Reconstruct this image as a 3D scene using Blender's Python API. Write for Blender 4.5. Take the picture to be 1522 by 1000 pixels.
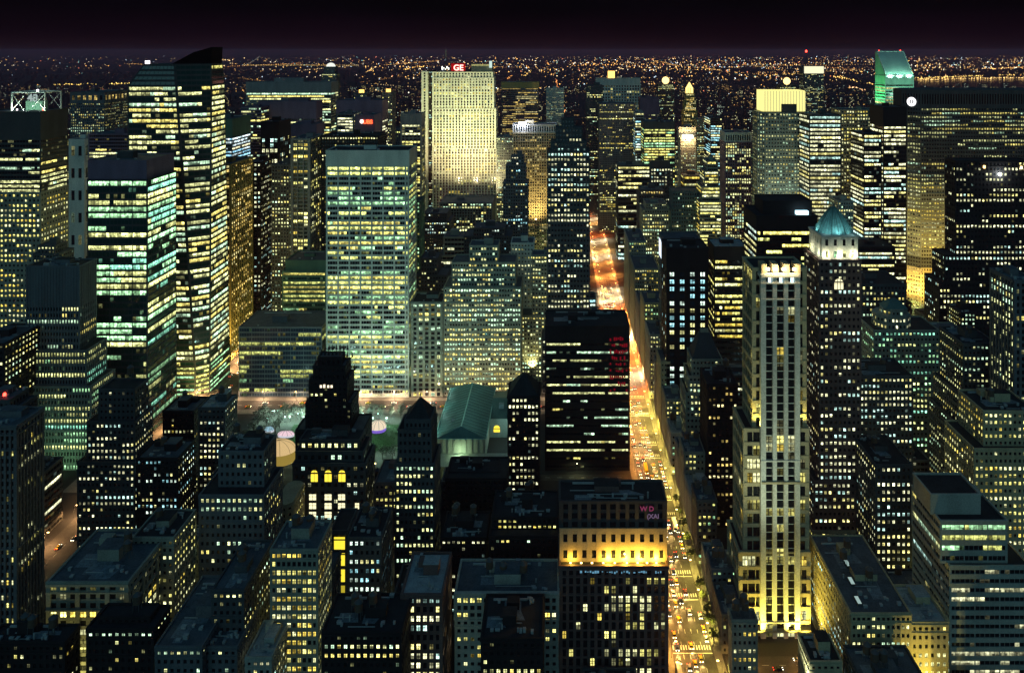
import bpy, math, random, sys
import numpy as np
from mathutils import Vector
R = math.radians
SC = bpy.context.scene
COL = SC.collection
for o in list(bpy.data.objects):
    bpy.data.objects.remove(o)

# ------------------------------------------------------------------ camera
F, CX, YH, H = 1150.0, 830.0, 75.0, 320.0        # focal length, vanishing point (photo pixels), eye height in metres
cam = bpy.data.cameras.new('camera')
cam.sensor_width = 36.0
cam.lens = 36.0 * F / 1522.0
cam.shift_x = (761.0 - CX) / 1522.0
cam.shift_y = -(500.0 - YH) / 1522.0
cam.clip_start = 1.0
cam.clip_end = 120000.0
camo = bpy.data.objects.new('camera', cam)
camo.location = (0, 0, H)
camo.rotation_euler = (R(90), 0, 0)
COL.objects.link(camo)
SC.camera = camo

# ------------------------------------------------------------------ night sky, weak city glow from behind the camera
world = bpy.data.worlds.new('World')
SC.world = world
world.use_nodes = True
wn, wl = world.node_tree.nodes, world.node_tree.links
wn.clear()
wo = wn.new('ShaderNodeOutputWorld')
sky = wn.new('ShaderNodeTexSky')
sky.sky_type = 'NISHITA'
sky.sun_disc = False
sky.sun_elevation = R(12)
sky.sun_rotation = R(188)
b1 = wn.new('ShaderNodeBackground')
b1.inputs['Strength'].default_value = 0.00006
wl.new(sky.outputs['Color'], b1.inputs['Color'])
tc = wn.new('ShaderNodeTexCoord')
sp = wn.new('ShaderNodeSeparateXYZ')
wl.new(tc.outputs['Generated'], sp.inputs[0])
rp = wn.new('ShaderNodeValToRGB')
wl.new(sp.outputs['Z'], rp.inputs['Fac'])
e = rp.color_ramp.elements
e[0].position = 0.0;  e[0].color = (0.0080, 0.0034, 0.0066, 1)
e[1].position = 1.0;  e[1].color = (0.022, 0.074, 0.130, 1)
for p, c in ((0.020, (0.0038, 0.0014, 0.0038, 1)), (0.05, (0.0014, 0.0007, 0.0020, 1)), (0.10, (0.0010, 0.0012, 0.0018, 1)),
             (0.35, (0.010, 0.030, 0.046, 1))):
    k = e.new(p); k.color = c
b2 = wn.new('ShaderNodeBackground')
nz = wn.new('ShaderNodeTexNoise'); nz.inputs['Scale'].default_value = 3.2; nz.inputs['Detail'].default_value = 4
mpz = wn.new('ShaderNodeMapping'); mpz.inputs['Scale'].default_value = (1, 1, 5)
wl.new(tc.outputs['Generated'], mpz.inputs['Vector']); wl.new(mpz.outputs[0], nz.inputs['Vector'])
mrz = wn.new('ShaderNodeMapRange'); mrz.inputs['From Min'].default_value = .3; mrz.inputs['From Max'].default_value = .7; mrz.inputs['To Min'].default_value = .62; mrz.inputs['To Max'].default_value = 1.4
wl.new(nz.outputs['Fac'], mrz.inputs['Value']); wl.new(mrz.outputs[0], b2.inputs['Strength'])      # thin uneven cloud lit by the town
wl.new(rp.outputs['Color'], b2.inputs['Color'])
ad = wn.new('ShaderNodeAddShader')
wl.new(b1.outputs[0], ad.inputs[0]); wl.new(b2.outputs[0], ad.inputs[1])
wl.new(ad.outputs[0], wo.inputs['Surface'])

sun = bpy.data.lights.new('sun', 'SUN')
sun.energy = 0.31
sun.angle = R(50)
sun.color = (0.36, 0.88, 1.0)
suno = bpy.data.objects.new('sun', sun)
suno.rotation_euler = (R(90 - 16), 0, R(-8))       # low, from behind the camera: the town's own glow on the south fronts
COL.objects.link(suno)

SC.view_settings.view_transform = 'Standard'
SC.view_settings.look = 'None'
SC.view_settings.exposure = 0.0
SC.view_settings.gamma = 1.0
SC.render.engine = 'CYCLES'
cy = SC.cycles
cy.max_bounces = 4; cy.diffuse_bounces = 2; cy.glossy_bounces = 2; cy.transmission_bounces = 2
cy.sample_clamp_indirect = 1.5
cy.caustics_reflective = False; cy.caustics_refractive = False
cy.use_light_tree = True
cy.use_denoising = True
try:
    cy.denoiser = 'OPENIMAGEDENOISE'
    cy.denoising_input_passes = 'RGB_ALBEDO_NORMAL'
    cy.denoising_prefilter = 'ACCURATE'
except Exception:
    pass
SC.render.use_persistent_data = False

def PX(px, Y): return (px - CX) * Y / F
def PZ(py, Y): return H - (py - YH) * Y / F

# ------------------------------------------------------------------ materials
MATS = {}
def new_mat(name):
    m = bpy.data.materials.new(name); m.use_nodes = True
    n = m.node_tree.nodes; n.clear()
    out = n.new('ShaderNodeOutputMaterial')
    return m, n, m.node_tree.links, out

def surface(name, col, rough=0.85, var=0.35, scale=0.12, metallic=0.0, spec=0.3):
    """plain solid surface with weather: two scales of noise and vertical streaks"""
    if name in MATS: return MATS[name]
    m, n, l, out = new_mat(name)
    b = n.new('ShaderNodeBsdfPrincipled')
    g = n.new('ShaderNodeNewGeometry')
    mp = n.new('ShaderNodeMapping'); mp.inputs['Scale'].default_value = (1, 1, 0.25)
    l.new(g.outputs['Position'], mp.inputs['Vector'])
    t1 = n.new('ShaderNodeTexNoise'); t1.inputs['Scale'].default_value = scale; t1.inputs['Detail'].default_value = 5
    l.new(mp.outputs[0], t1.inputs['Vector'])
    t2 = n.new('ShaderNodeTexNoise'); t2.inputs['Scale'].default_value = 1.3; t2.inputs['Detail'].default_value = 2
    l.new(g.outputs['Position'], t2.inputs['Vector'])
    mx = n.new('ShaderNodeMath'); mx.operation = 'ADD'
    l.new(t1.outputs['Fac'], mx.inputs[0]); l.new(t2.outputs['Fac'], mx.inputs[1])
    mr = n.new('ShaderNodeMapRange')
    mr.inputs['From Min'].default_value = 0.6; mr.inputs['From Max'].default_value = 1.4
    mr.inputs['To Min'].default_value = 1 - var; mr.inputs['To Max'].default_value = 1 + var
    l.new(mx.outputs[0], mr.inputs['Value'])
    mc = n.new('ShaderNodeMix'); mc.data_type = 'RGBA'; mc.blend_type = 'MULTIPLY'
    mc.inputs[0].default_value = 1.0
    mc.inputs[6].default_value = (*col, 1)
    cb = n.new('ShaderNodeCombineColor')
    for k in range(3): l.new(mr.outputs[0], cb.inputs[k])
    l.new(cb.outputs[0], mc.inputs[7])
    l.new(mc.outputs[2], b.inputs['Base Color'])
    b.inputs['Roughness'].default_value = rough
    b.inputs['Metallic'].default_value = metallic
    b.inputs['Specular IOR Level'].default_value = spec
    l.new(b.outputs[0], out.inputs[0])
    MATS[name] = m
    return m

def emit(name, col, s, var=False):
    if name in MATS: return MATS[name]
    m, n, l, out = new_mat(name)
    b = n.new('ShaderNodeEmission'); b.inputs[0].default_value = (*col, 1); b.inputs[1].default_value = s
    l.new(b.outputs[0], out.inputs[0])
    try: m.cycles.emission_sampling = 'NONE'
    except Exception: pass
    MATS[name] = m
    return m

def lit_window(name, per_object):
    """a lit room behind glass: colour from the window itself, brightness broken up by what stands in the room"""
    m, n, l, out = new_mat(name)
    em = n.new('ShaderNodeEmission')
    if per_object:
        oi = n.new('ShaderNodeObjectInfo'); c = oi.outputs['Color']
        at = n.new('ShaderNodeAttribute'); at.attribute_name = 'glow'
        ml = n.new('ShaderNodeMath'); ml.operation = 'MULTIPLY'; l.new(oi.outputs['Alpha'], ml.inputs[0]); l.new(at.outputs['Alpha'], ml.inputs[1]); a = ml.outputs[0]
    else:
        at = n.new('ShaderNodeAttribute'); at.attribute_name = 'glow'; c, a = at.outputs['Color'], at.outputs['Alpha']
    g = n.new('ShaderNodeNewGeometry')
    t = n.new('ShaderNodeTexNoise'); t.inputs['Scale'].default_value = 0.55; t.inputs['Detail'].default_value = 2.5
    l.new(g.outputs['Position'], t.inputs['Vector'])
    mr = n.new('ShaderNodeMapRange')
    mr.inputs['From Min'].default_value = 0.32; mr.inputs['From Max'].default_value = 0.68
    mr.inputs['To Min'].default_value = 0.25; mr.inputs['To Max'].default_value = 1.45
    l.new(t.outputs['Fac'], mr.inputs['Value'])
    mu = n.new('ShaderNodeMath'); mu.operation = 'MULTIPLY'
    l.new(a, mu.inputs[0]); l.new(mr.outputs[0], mu.inputs[1])
    l.new(c, em.inputs[0]); l.new(mu.outputs[0], em.inputs[1])
    l.new(em.outputs[0], out.inputs[0])
    try: m.cycles.emission_sampling = 'NONE'
    except Exception: pass
    return m
LITW = lit_window('lit_window_glow', False)
LITO = lit_window('lit_window_pane', True)

WALL = {
 'white':  (0.62, 0.62, 0.56), 'stone': (0.36, 0.37, 0.33), 'sand': (0.42, 0.36, 0.23), 'grey': (0.24, 0.25, 0.25),
 'slate':  (0.12, 0.135, 0.15), 'dark': (0.055, 0.06, 0.065), 'black': (0.018, 0.018, 0.02), 'brick': (0.13, 0.085, 0.08),
 'brown':  (0.11, 0.108, 0.10), 'green': (0.10, 0.19, 0.14), 'teal': (0.07, 0.13, 0.15), 'mauve': (0.17, 0.12, 0.18),
 'gold':   (0.42, 0.32, 0.12), 'buff': (0.27, 0.28, 0.235), 'umber': (0.07, 0.078, 0.086)}
def wallmat(k): return surface('wall_' + k, WALL[k])
GLASS = surface('dark_glass', (0.012, 0.016, 0.02), rough=0.12, var=0.3, spec=0.6)
GLASSG = surface('green_glass', (0.01, 0.05, 0.045), rough=0.10, var=0.3, spec=0.7)
GLASSB = surface('blue_glass', (0.012, 0.035, 0.06), rough=0.10, var=0.3, spec=0.7)
ROOF = surface('roof_felt', (0.075, 0.095, 0.115), rough=0.8, var=0.5, scale=0.2)
ROOFD = surface('roof_tar', (0.022, 0.026, 0.030), rough=0.9, var=0.5, scale=0.2)
ROOFL = surface('roof_pale', (0.30, 0.34, 0.36), rough=0.8, var=0.4, scale=0.2)
STEEL = surface('dark_steel', (0.08, 0.085, 0.09), rough=0.5, var=0.2)
WOOD = surface('tank_wood', (0.10, 0.07, 0.05), rough=0.9)
DUCT = surface('duct_metal', (0.32, 0.35, 0.36), rough=0.5, var=0.3)
COPPER = surface('green_copper', (0.07, 0.16, 0.15), rough=0.55, var=0.35)

# ------------------------------------------------------------------ mesh collector
class MB:
    def __init__(s):
        s.v = []; s.f = []; s.m = []; s.g = []
    def quad(s, a, b, c, d, m=0, g=None):
        k = len(s.v); s.v += (a, b, c, d); s.f.append((k, k+1, k+2, k+3)); s.m.append(m); s.g.append(g)
    def tri(s, a, b, c, m=0, g=None):
        k = len(s.v); s.v += (a, b, c); s.f.append((k, k+1, k+2)); s.m.append(m); s.g.append(g)
    def box(s, x0, x1, y0, y1, z0, z1, m=0, g=None):
        k = len(s.v)
        s.v += ((x0,y0,z0),(x1,y0,z0),(x1,y1,z0),(x0,y1,z0),(x0,y0,z1),(x1,y0,z1),(x1,y1,z1),(x0,y1,z1))
        for q in ((0,3,2,1),(4,5,6,7),(0,1,5,4),(1,2,6,5),(2,3,7,6),(3,0,4,7)):
            s.f.append(tuple(k+i for i in q)); s.m.append(m); s.g.append(g)
    def prism(s, bot, top, m=0, cap=True, mtop=None):
        """loft between two polygons of equal length (lists of xyz, counter-clockwise from above)"""
        k = len(s.v); n = len(bot)
        s.v += list(bot) + list(top)
        for i in range(n):
            j = (i+1) % n
            s.f.append((k+i, k+j, k+n+j, k+n+i)); s.m.append(m); s.g.append(None)
        if cap:
            s.f.append(tuple(k+n+i for i in range(n))); s.m.append(m if mtop is None else mtop); s.g.append(None)
    def cyl(s, x, y, z0, z1, r0, r1, n=10, m=0, cap=True):
        a = [(x+r0*math.cos(2*math.pi*i/n), y+r0*math.sin(2*math.pi*i/n), z0) for i in range(n)]
        b = [(x+r1*math.cos(2*math.pi*i/n), y+r1*math.sin(2*math.pi*i/n), z1) for i in range(n)]
        s.prism(a, b, m, cap)
    def bar(s, p, q, r, n=5, m=0, r2=None):
        p = Vector(p); q = Vector(q); d = (q-p).normalized()
        a = d.cross(Vector((0,0,1)))
        if a.length < 1e-3: a = Vector((1,0,0))
        a.normalize(); b = d.cross(a)
        r2 = r if r2 is None else r2
        k0 = [tuple(p + a*r*math.cos(2*math.pi*i/n) - b*r*math.sin(2*math.pi*i/n)) for i in range(n)]
        k1 = [tuple(q + a*r2*math.cos(2*math.pi*i/n) - b*r2*math.sin(2*math.pi*i/n)) for i in range(n)]
        s.prism(k0[::-1], k1[::-1], m)
    def mesh(s, name, mats, smooth=False):
        me = bpy.data.meshes.new(name)
        me.from_pydata(s.v, [], s.f)
        for mt in mats: me.materials.append(mt)
        if len(mats) > 1: me.polygons.foreach_set('material_index', np.array(s.m, dtype=np.int32))
        if any(x is not None for x in s.g):
            at = me.attributes.new('glow', 'FLOAT_COLOR', 'FACE')
            at.data.foreach_set('color', np.array([x if x is not None else (0,0,0,0) for x in s.g], dtype=np.float32).ravel())
        if smooth: me.polygons.foreach_set('use_smooth', np.ones(len(s.f), dtype=bool))
        return me
    def build(s, name, mats, parent=None, loc=(0,0,0), smooth=False):
        o = bpy.data.objects.new(name, s.mesh(name, mats, smooth))
        o.location = loc; COL.objects.link(o)
        if parent is not None: o.parent = parent
        return o

def tag(o, label=None, cat=None, group=None, kind=None):
    if label: o['label'] = label
    if cat: o['category'] = cat
    if group: o['group'] = group
    if kind: o['kind'] = kind
    return o
def empty(name, loc, rz=0):
    o = bpy.data.objects.new(name, None); o.location = loc; o.rotation_euler = (0, 0, rz); o.empty_display_size = 1
    COL.objects.link(o); return o
def lamp(kind, parent, loc, energy, col, radius=0.4, target=None, angle=90, blend=0.6, shared={}):
    key = (kind, round(energy, 3), col, radius, angle, blend)
    if key not in shared:
        L = bpy.data.lights.new('lamp_light', kind); L.energy = energy; L.color = col; L.shadow_soft_size = radius
        if kind == 'SPOT': L.spot_size = R(angle); L.spot_blend = blend
        shared[key] = L
    o = bpy.data.objects.new('lamp_light', shared[key]); COL.objects.link(o)
    o.location = loc
    if parent is not None: o.parent = parent
    if target is not None:
        base = Vector(parent.location) if parent is not None else Vector((0,0,0))
        d = Vector(target) - (base + Vector(loc))
        o.rotation_euler = d.to_track_quat('-Z', 'Y').to_euler()
    return o
def text(parent, name, s, loc, size, mat, rot=(R(90),0,0), depth=0.15, space=1.0):
    c = bpy.data.curves.new(name, 'FONT'); c.body = s; c.size = size; c.extrude = depth; c.align_x = 'CENTER'; c.space_character = space
    c.offset = size*0.02
    c.materials.append(mat)
    t = bpy.data.objects.new('lettering', c); COL.objects.link(t)
    me = bpy.data.meshes.new_from_object(t.evaluated_get(bpy.context.evaluated_depsgraph_get()))
    bpy.data.objects.remove(t)
    o = bpy.data.objects.new(name, me); o.location = loc; o.rotation_euler = rot; COL.objects.link(o)
    if parent is not None: o.parent = parent
    return o

# ------------------------------------------------------------------ facades
PAL = {
 'warm': [((1,.92,.26),.5),((1,.74,.12),.2),((1,1,.50),.3)],
 'pale': [((.98,1,.44),.52),((.66,1,.66),.24),((1,.84,.22),.24)],
 'white':[((1,1,.58),.56),((.62,1,.88),.22),((1,.90,.32),.22)],
 'cool': [((.42,.90,1),.4),((.78,1,.84),.3),((1,.95,.40),.3)],
 'blue': [((.35,.75,1),.45),((.75,.95,1),.35),((1,.95,.6),.2)],
 'green':[((.50,1,.50),.40),((.96,1,.38),.40),((.36,1,.68),.20)],
 'lime': [((.95,1,.28),.5),((.50,1,.50),.33),((1,.88,.22),.17)],
 'gold': [((1,.72,.20),.7),((1,.88,.4),.3)]}
STY = {
 'grid':  dict(bay=2.9, fh=3.95, pw=.50, sh=.56, pd=.42, sd=.34, corr=.35, rows=False, lum=1.95),
 'strip': dict(bay=2.8, fh=4.2, pw=.07, sh=.46, pd=.16, sd=.50, corr=.84, rows=True, lum=1.8),
 'pier':  dict(bay=3.2, fh=4.2, pw=.42, sh=.40, pd=.75, sd=.20, corr=.45, rows=False, lum=1.9),
 'glass': dict(bay=3.0, fh=4.2, pw=.07, sh=.24, pd=.14, sd=.11, corr=.88, rows=True, lum=1.75)}

def pick(rng, pal):
    t = rng.random(); a = 0
    for c, w in PAL[pal]:
        a += w
        if t <= a: return c
    return PAL[pal][0][0]

def facade(W, fc, o, rng, wins, fid, extl=0.0, extr=0.0, mi=0, grow=1.0):
    """one wall: piers and spandrels stand out of the dark glazing; lit panes sit between them.
    fc = (bl, br, tr, tl) corner points, W the wall's MB, wins collects (quad, glow, fid, floor)"""
    bl, br, tr, tl = [Vector(p) for p in fc]
    w = ((br-bl).length + (tr-tl).length) / 2
    h = tl.z - bl.z
    nrm = (br-bl).cross(tl-bl).normalized()
    def P(u, z, n):
        s_, t = u/w, z/h
        p = (bl + (br-bl)*s_)*(1-t) + (tl + (tr-tl)*s_)*t + nrm*n
        return (p.x, p.y, p.z)
    def fb(u0, u1, z0, z1, n):
        k = len(W.v)
        W.v += (P(u0,z0,0),P(u1,z0,0),P(u1,z1,0),P(u0,z1,0),P(u0,z0,n),P(u1,z0,n),P(u1,z1,n),P(u0,z1,n))
        for q in ((4,5,6,7),(0,4,7,3),(5,1,2,6),(7,6,2,3),(0,1,5,4)):
            W.f.append(tuple(k+i for i in q)); W.m.append(mi); W.g.append(None)
    if o.get('solid'):
        fb(-extl, w+extr, 0, h, o['pd']); return
    blank = o.get('blank', 0.0); base = o.get('base', 0.0)
    hh = h - blank - base
    nf = max(1, round(hh/o['fh'])); fh = hh/nf
    nc = max(1, round(w/o['bay'])); bw = w/nc
    pw = o['pw']*bw; sh = o['sh']*fh
    if o.get('edge'): pass
    grp = o.get('grp', 0); gw = o.get('gw', 1.0)
    half = []
    for i in range(nc+1):
        hw = pw/2
        if grp and (i % grp == 0 or i == nc): hw = gw/2
        if i in (0, nc): hw = max(hw, o.get('edge', 0.3*bw))
        half.append(hw)
        u = i*bw
        pd = o['pd'] if not (grp and hw < gw/2) else o.get('mpd', 0.1)
        u0, u1 = max(u-hw, -extl if i == 0 else -9e9), min(u+hw, w+extr if i == nc else 9e9)
        if i == 0: u0 = -extl
        if i == nc: u1 = w+extr
        fb(u0, u1, 0, h, pd if pd != o['sd'] else pd+.03)
    for j in range(nf+1):
        z = base + j*fh
        z0, z1 = z-sh/2, z+sh/2
        if j == 0: z0 = 0.0
        if j == nf: z1 = h
        fb(-extl*.5, w+extr*.5, max(z0,0), min(z1,h), o['sd'])
    if not o['rows'] and fh < 6.5 and nf > 6:            # belt courses and a cornice
        for j in {2, nf-1, nf-3 if nf > 12 else 2, nf//2 if nf > 20 else 2}:
            z = base + j*fh; fb(-extl, w+extr, z-.35, z+.35, max(o['pd'], o['sd'])+.28)
        fb(-extl, w+extr, h-1.1, h-.05, max(o['pd'], o['sd'])+.45)
    p = o['p']*grow
    lum = o['lum']
    pal = o['pal']
    dead = o.get('dead', 0.17)
    for j in range(nf if p > 0 else 0):
        z0, z1 = base + j*fh + sh/2, base + (j+1)*fh - sh/2
        if o.get('onlytop') and j < nf-o['onlytop']: continue
        r = rng.random()
        fp = p*rng.uniform(.65, 1.3)
        if r < dead: fp *= .15
        elif r > 1-o.get('full', .11): fp = .95
        fc_ = pick(rng, pal); fl = lum*math.exp(rng.gauss(0, .22))
        on = rng.random() < fp
        segc = fc_
        for i in range(nc):
            if rng.random() > o['corr']:
                on = rng.random() < fp
                segc = pick(rng, pal) if rng.random() < (.25 if o['rows'] else .5) else fc_
            if not on:
                if rng.random() < .10:            # a dim room: a lamp far inside
                    g = (*segc, lum*rng.uniform(.06, .16))
                else: continue
            else:
                s_ = fl*math.exp(rng.gauss(0, .28))
                if rng.random() < .16: s_ *= rng.uniform(.2, .5)
                g = (*segc, s_)
            u0, u1 = i*bw + half[i], (i+1)*bw - half[i+1]
            wins.append((lambda a, b, P=P, u0=u0, u1=u1, z0=z0, z1=z1: P(u0+(u1-u0)*a, z0+(z1-z0)*b, .05), g, fid, round(bl.z+z0, 1), rng.randrange(8)))

FOOT = []           # (x0, x1, y0, y1, height, name) of everything built, for the fillers
TANK = None
def tank_mesh():
    global TANK
    if TANK is None:
        m = MB()
        for a in (-1.3, 1.3):
            for b in (-1.3, 1.3): m.box(a-.12, a+.12, b-.12, b+.12, 0, 3.2, 1)
        m.box(-1.5, 1.5, -1.5, 1.5, 3.2, 3.45, 1)
        m.cyl(0, 0, 3.45, 7.2, 1.9, 1.8, 12, 0)
        m.cyl(0, 0, 7.2, 8.8, 2.05, 0.1, 12, 1)
        TANK = m.mesh('water_tank', [WOOD, STEEL])
    return TANK
UNIT = {}
def unit_mesh(k):
    if k not in UNIT:
        m = MB()
        if k == 'stack': m.cyl(0,0,0,1,.4,.35,8); m.cyl(0,0,1,1.12,.5,.45,8)
        elif k == 'vent': m.box(0,1,0,1,0,.85); m.box(-.06,1.06,-.06,1.06,.85,1)
        else: m.box(0,1,0,1,0,1)
        UNIT[k] = m.mesh(k, [DUCT])
    return UNIT[k]
def link(name, me, parent, loc):
    o = bpy.data.objects.new(name, me); o.parent = parent; o.location = loc; COL.objects.link(o); return o

NWIN = 0
PANES = {}
def panes(rows, kind, rng):
    """a window's panes as (u0, u1, v0, v1, level): sashes, half drawn blinds, furniture against the light"""
    if rows:
        s = rng.uniform(.3, .55); k = rng.uniform(.12, .9)
        m = rng.uniform(.2, .8)
        return [(0,1,s,1,rng.uniform(.8,1.2)), (0,m,0,s,k), (m,1,0,s,rng.uniform(.1,1.0))]
    g = .07
    L = {0:(1,1,1,1), 1:(1,1,1,1), 2:(.35,.35,1,1), 3:(1,1,.45,.45), 4:(1,.7,1,.8), 5:(.6,.9,1.1,1.1), 6:(1,1,.75,.2), 7:(.15,.15,1.1,1.1)}[kind]
    return [(0,.5-g,0,.52,L[0]), (.5+g,1,0,.52,L[1]), (0,.5-g,.60,1,L[2]), (.5+g,1,.60,1,L[3])]
def window_quads(w_, rows, rng):
    f, g = w_[0], w_[1]
    return [((f(a,c), f(b,c), f(b,d), f(a,d)), (g[0],g[1],g[2],g[3]*lv)) for a,b,c,d,lv in panes(rows, w_[4], rng)]
def B(name, label, Y, D, tiers, cat='building', wall='stone', style='grid', p=.4, pal='pale', roof='felt', kit='mech',
      glass=None, step=2.0, part=True, cap=100, seed=None, group=None, parapet=1.0, world=False, dens=1.0, **kw):
    """a building. tiers: (left px, right px, top px[, overrides]) of the front wall, lowest first, measured at the front's depth Y."""
    global NWIN
    rng = random.Random(seed if seed is not None else label)
    o0 = dict(STY[style]); o0.update(p=p, pal=pal); o0.update(kw)
    t0 = tiers[0]
    cx = (t0[0]+t0[1])/2 if world else PX((t0[0]+t0[1])/2, Y)
    gl = {None: GLASS, 'green': GLASSG, 'blue': GLASSB}[glass]
    rf = {'felt': ROOF, 'tar': ROOFD, 'pale': ROOFL, 'copper': COPPER}[roof]
    wallsm = []
    W = MB(); G = MB(); RFS = []; wins = []
    z0 = 0.0; info = []
    for k, t in enumerate(tiers):
        ov = t[3] if len(t) > 3 else {}
        o = dict(o0)
        if 'style' in ov: o.update(STY[ov['style']])
        o.update(ov)
        fo = ov.get('fo', step*k); bo = ov.get('bo', step*k)
        y0, y1 = fo, D-bo
        if world: x0, x1, z1 = t[0]-cx, t[1]-cx, t[2]
        else: x0, x1, z1 = PX(t[0], Y+fo)-cx, PX(t[1], Y+fo)-cx, PZ(t[2], Y+fo)
        if 'z0' in ov: z0 = ov['z0'] if ov['z0'] is not None else z0
        zb = z0
        wk = ov.get('wall', wall)
        wm = wallmat(wk)
        if wm not in wallsm: wallsm.append(wm)
        mi = wallsm.index(wm)
        poly = ov.get('poly')
        d = max(o['pd'], o['sd'])
        if poly is None:
            c = ov.get('cham', 0)
            if c: pts = [(x0+c,y0),(x1-c,y0),(x1,y0+c),(x1,y1-c),(x1-c,y1),(x0+c,y1),(x0,y1-c),(x0,y0+c)]
            else: pts = [(x0,y0),(x1,y0),(x1,y1),(x0,y1)]
            top = pts
        else:
            pts, top = poly
        ns = 1 if top is pts else 26
        for q in range(ns):
            la, lb_ = q/ns, (q+1)/ns
            G.prism([(a+(c_-a)*la,b+(d_-b)*la,zb+(z1-zb)*la) for (a,b),(c_,d_) in zip(pts,top)], [(a+(c_-a)*lb_,b+(d_-b)*lb_,zb+(z1-zb)*lb_) for (a,b),(c_,d_) in zip(pts,top)], 0, q == ns-1)
        n = len(pts)
        for i in range(n):
            j = (i+1) % n
            ex, ey = pts[j][0]-pts[i][0], pts[j][1]-pts[i][1]
            L = math.hypot(ex, ey)
            nx, ny = ey/L, -ex/L
            fcs = ((*pts[i],zb), (*pts[j],zb), (*top[j],z1), (*top[i],z1))
            rect = (n == 4)
            ext = d if (rect and abs(ny) > .7) else (0.0 if rect else d*.41)
            if ny > .8:
                oo = dict(o); oo['solid'] = True
                facade(W, fcs, oo, rng, [], 0, ext, ext, mi); continue
            vis = (ny < -.2) or (nx > .5 and cx+x0 < 0) or (nx < -.5 and cx+x1 > 0)
            side = abs(nx) > .7
            fid = 'a' if vis else 'h'
            of = o
            if side and ('side' in ov or 'side' in o0):
                of = dict(o); of.update(ov.get('side', o0.get('side')))
            facade(W, fcs, of, rng, wins, (fid, round(math.atan2(ny, nx), 2)), ext, ext, mi)
        # parapet and roof
        if poly is None or ov.get('flat', True):
            xs = [a for a,b in top]; ys = [b for a,b in top]
            if n == 4 and poly is None:
                q = d+.12
                pt = parapet
                for (a,b,c,e_) in ((x0-q,x1+q,y0-q,y0+.25),(x0-q,x1+q,y1-.25,y1+q),(x0-q,x0+.25,y0+.25,y1-.25),(x1-.25,x1+q,y0+.25,y1-.25)):
                    W.box(a,b,c,e_,z1-.02,z1+pt,mi)
                RF = MB(); RF.box(x0+.25,x1-.25,y0+.25,y1-.25,z1-.1,z1+.12,0); RFS.append(RF)
            else:
                W.prism([(a*1.012,(b-(y0+y1)/2)*1.012+(y0+y1)/2,z1-.02) for a,b in top], [(a*1.012,(b-(y0+y1)/2)*1.012+(y0+y1)/2,z1+parapet) for a,b in top], mi, True)
        info.append((x0,x1,y0,y1,zb,z1))
        FOOT.append((cx+x0, cx+x1, Y+y0, Y+y1, z1, label or name))
        z0 = z1
    x0,x1,y0,y1,zb,z1 = info[-1]
    if part:
        root = empty(name, (cx, Y, 0))
        W.build('wall', wallsm, root)
        G.build('glazing', [gl], root)
        ro = None
        for RF in RFS: ro = RF.build('roof', [rf], root)
        # roof equipment
        if ro is not None and kit:
            for (a,b,c,e_,zl,zz) in (info if Y < 560 else info[-1:]):
                w_, d_ = b-a, e_-c
                last = (a,b,c,e_,zl,zz) == info[-1]
                if not last: continue
                if 'mech' in kit and w_ > 9 and d_ > 8:
                    m = MB(); bx = a+w_*rng.uniform(.25,.5); by = c+d_*rng.uniform(.3,.5); hh = rng.uniform(3,6)
                    sw, sd_ = min(w_*.4, rng.uniform(6,14)), min(d_*.42, rng.uniform(5,10))
                    m.box(bx,bx+sw,by,by+sd_,zz+.12,zz+hh,0); m.box(bx-.2,bx+sw+.2,by-.2,by+sd_+.2,zz+hh,zz+hh+.35,1)
                    m.build('bulkhead', [wallsm[0], rf], ro)
                    if Y < 600:
                        m = MB()
                        for q in range(rng.randint(2, 4)):
                            m = MB(); ux, uy = a+rng.uniform(.05, .6)*w_, c+rng.uniform(.05, .65)*d_; zq = zz+.15+.02*q
                            m.quad((ux,uy,zq),(ux+w_*rng.uniform(.15,.35),uy,zq),(ux+w_*rng.uniform(.15,.33),uy+d_*.26,zq),(ux,uy+d_*.25,zq))
                            m.build('roof_patch', [surface('roof_patch', (.15,.19,.22), rough=.6, var=.6, scale=.4)], ro)
                        m = MB(); bx = a+w_*rng.uniform(.06,.6); by = c+d_*rng.uniform(.62,.75); s1 = min(w_*.25, 6)
                        m.box(bx,bx+s1,by,by+min(d_*.2,5),zz+.12,zz+rng.uniform(2.4,4.2),0); m.build('bulkhead', [wallsm[0]], ro)
                    for _ in range(rng.randint(6, 13) if Y < 520 else rng.randint(2, 4)):
                        ux, uy = a+rng.uniform(.06,.88)*w_, c+rng.choice([rng.uniform(.06,.27), rng.uniform(.8,.93)])*d_
                        v_ = link('vent', unit_mesh('vent'), ro, (ux, uy, zz+.12)); v_.scale = (rng.uniform(.8,2.2), rng.uniform(.8,1.8), rng.uniform(.7,1.9))
                    v_ = link('duct', unit_mesh('duct'), ro, (a+w_*.12, c+d_*.87, zz+.3)); v_.scale = (w_*.6, .8, .8)
                    if Y < 600:
                        for _ in range(rng.randint(2, 4)):
                            v_ = link('pipe', unit_mesh('duct'), ro, (a+rng.uniform(.05,.5)*w_, c+rng.uniform(.1,.9)*d_, zz+.35)); v_.scale = (w_*rng.uniform(.15,.4), .35, .35)
                        for _ in range(rng.randint(1, 3)):
                            v_ = link('exhaust_stack', unit_mesh('stack'), ro, (a+rng.uniform(.15,.85)*w_, c+rng.uniform(.15,.85)*d_, zz+.1)); v_.scale = (1, 1, rng.uniform(1.4, 3))
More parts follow.
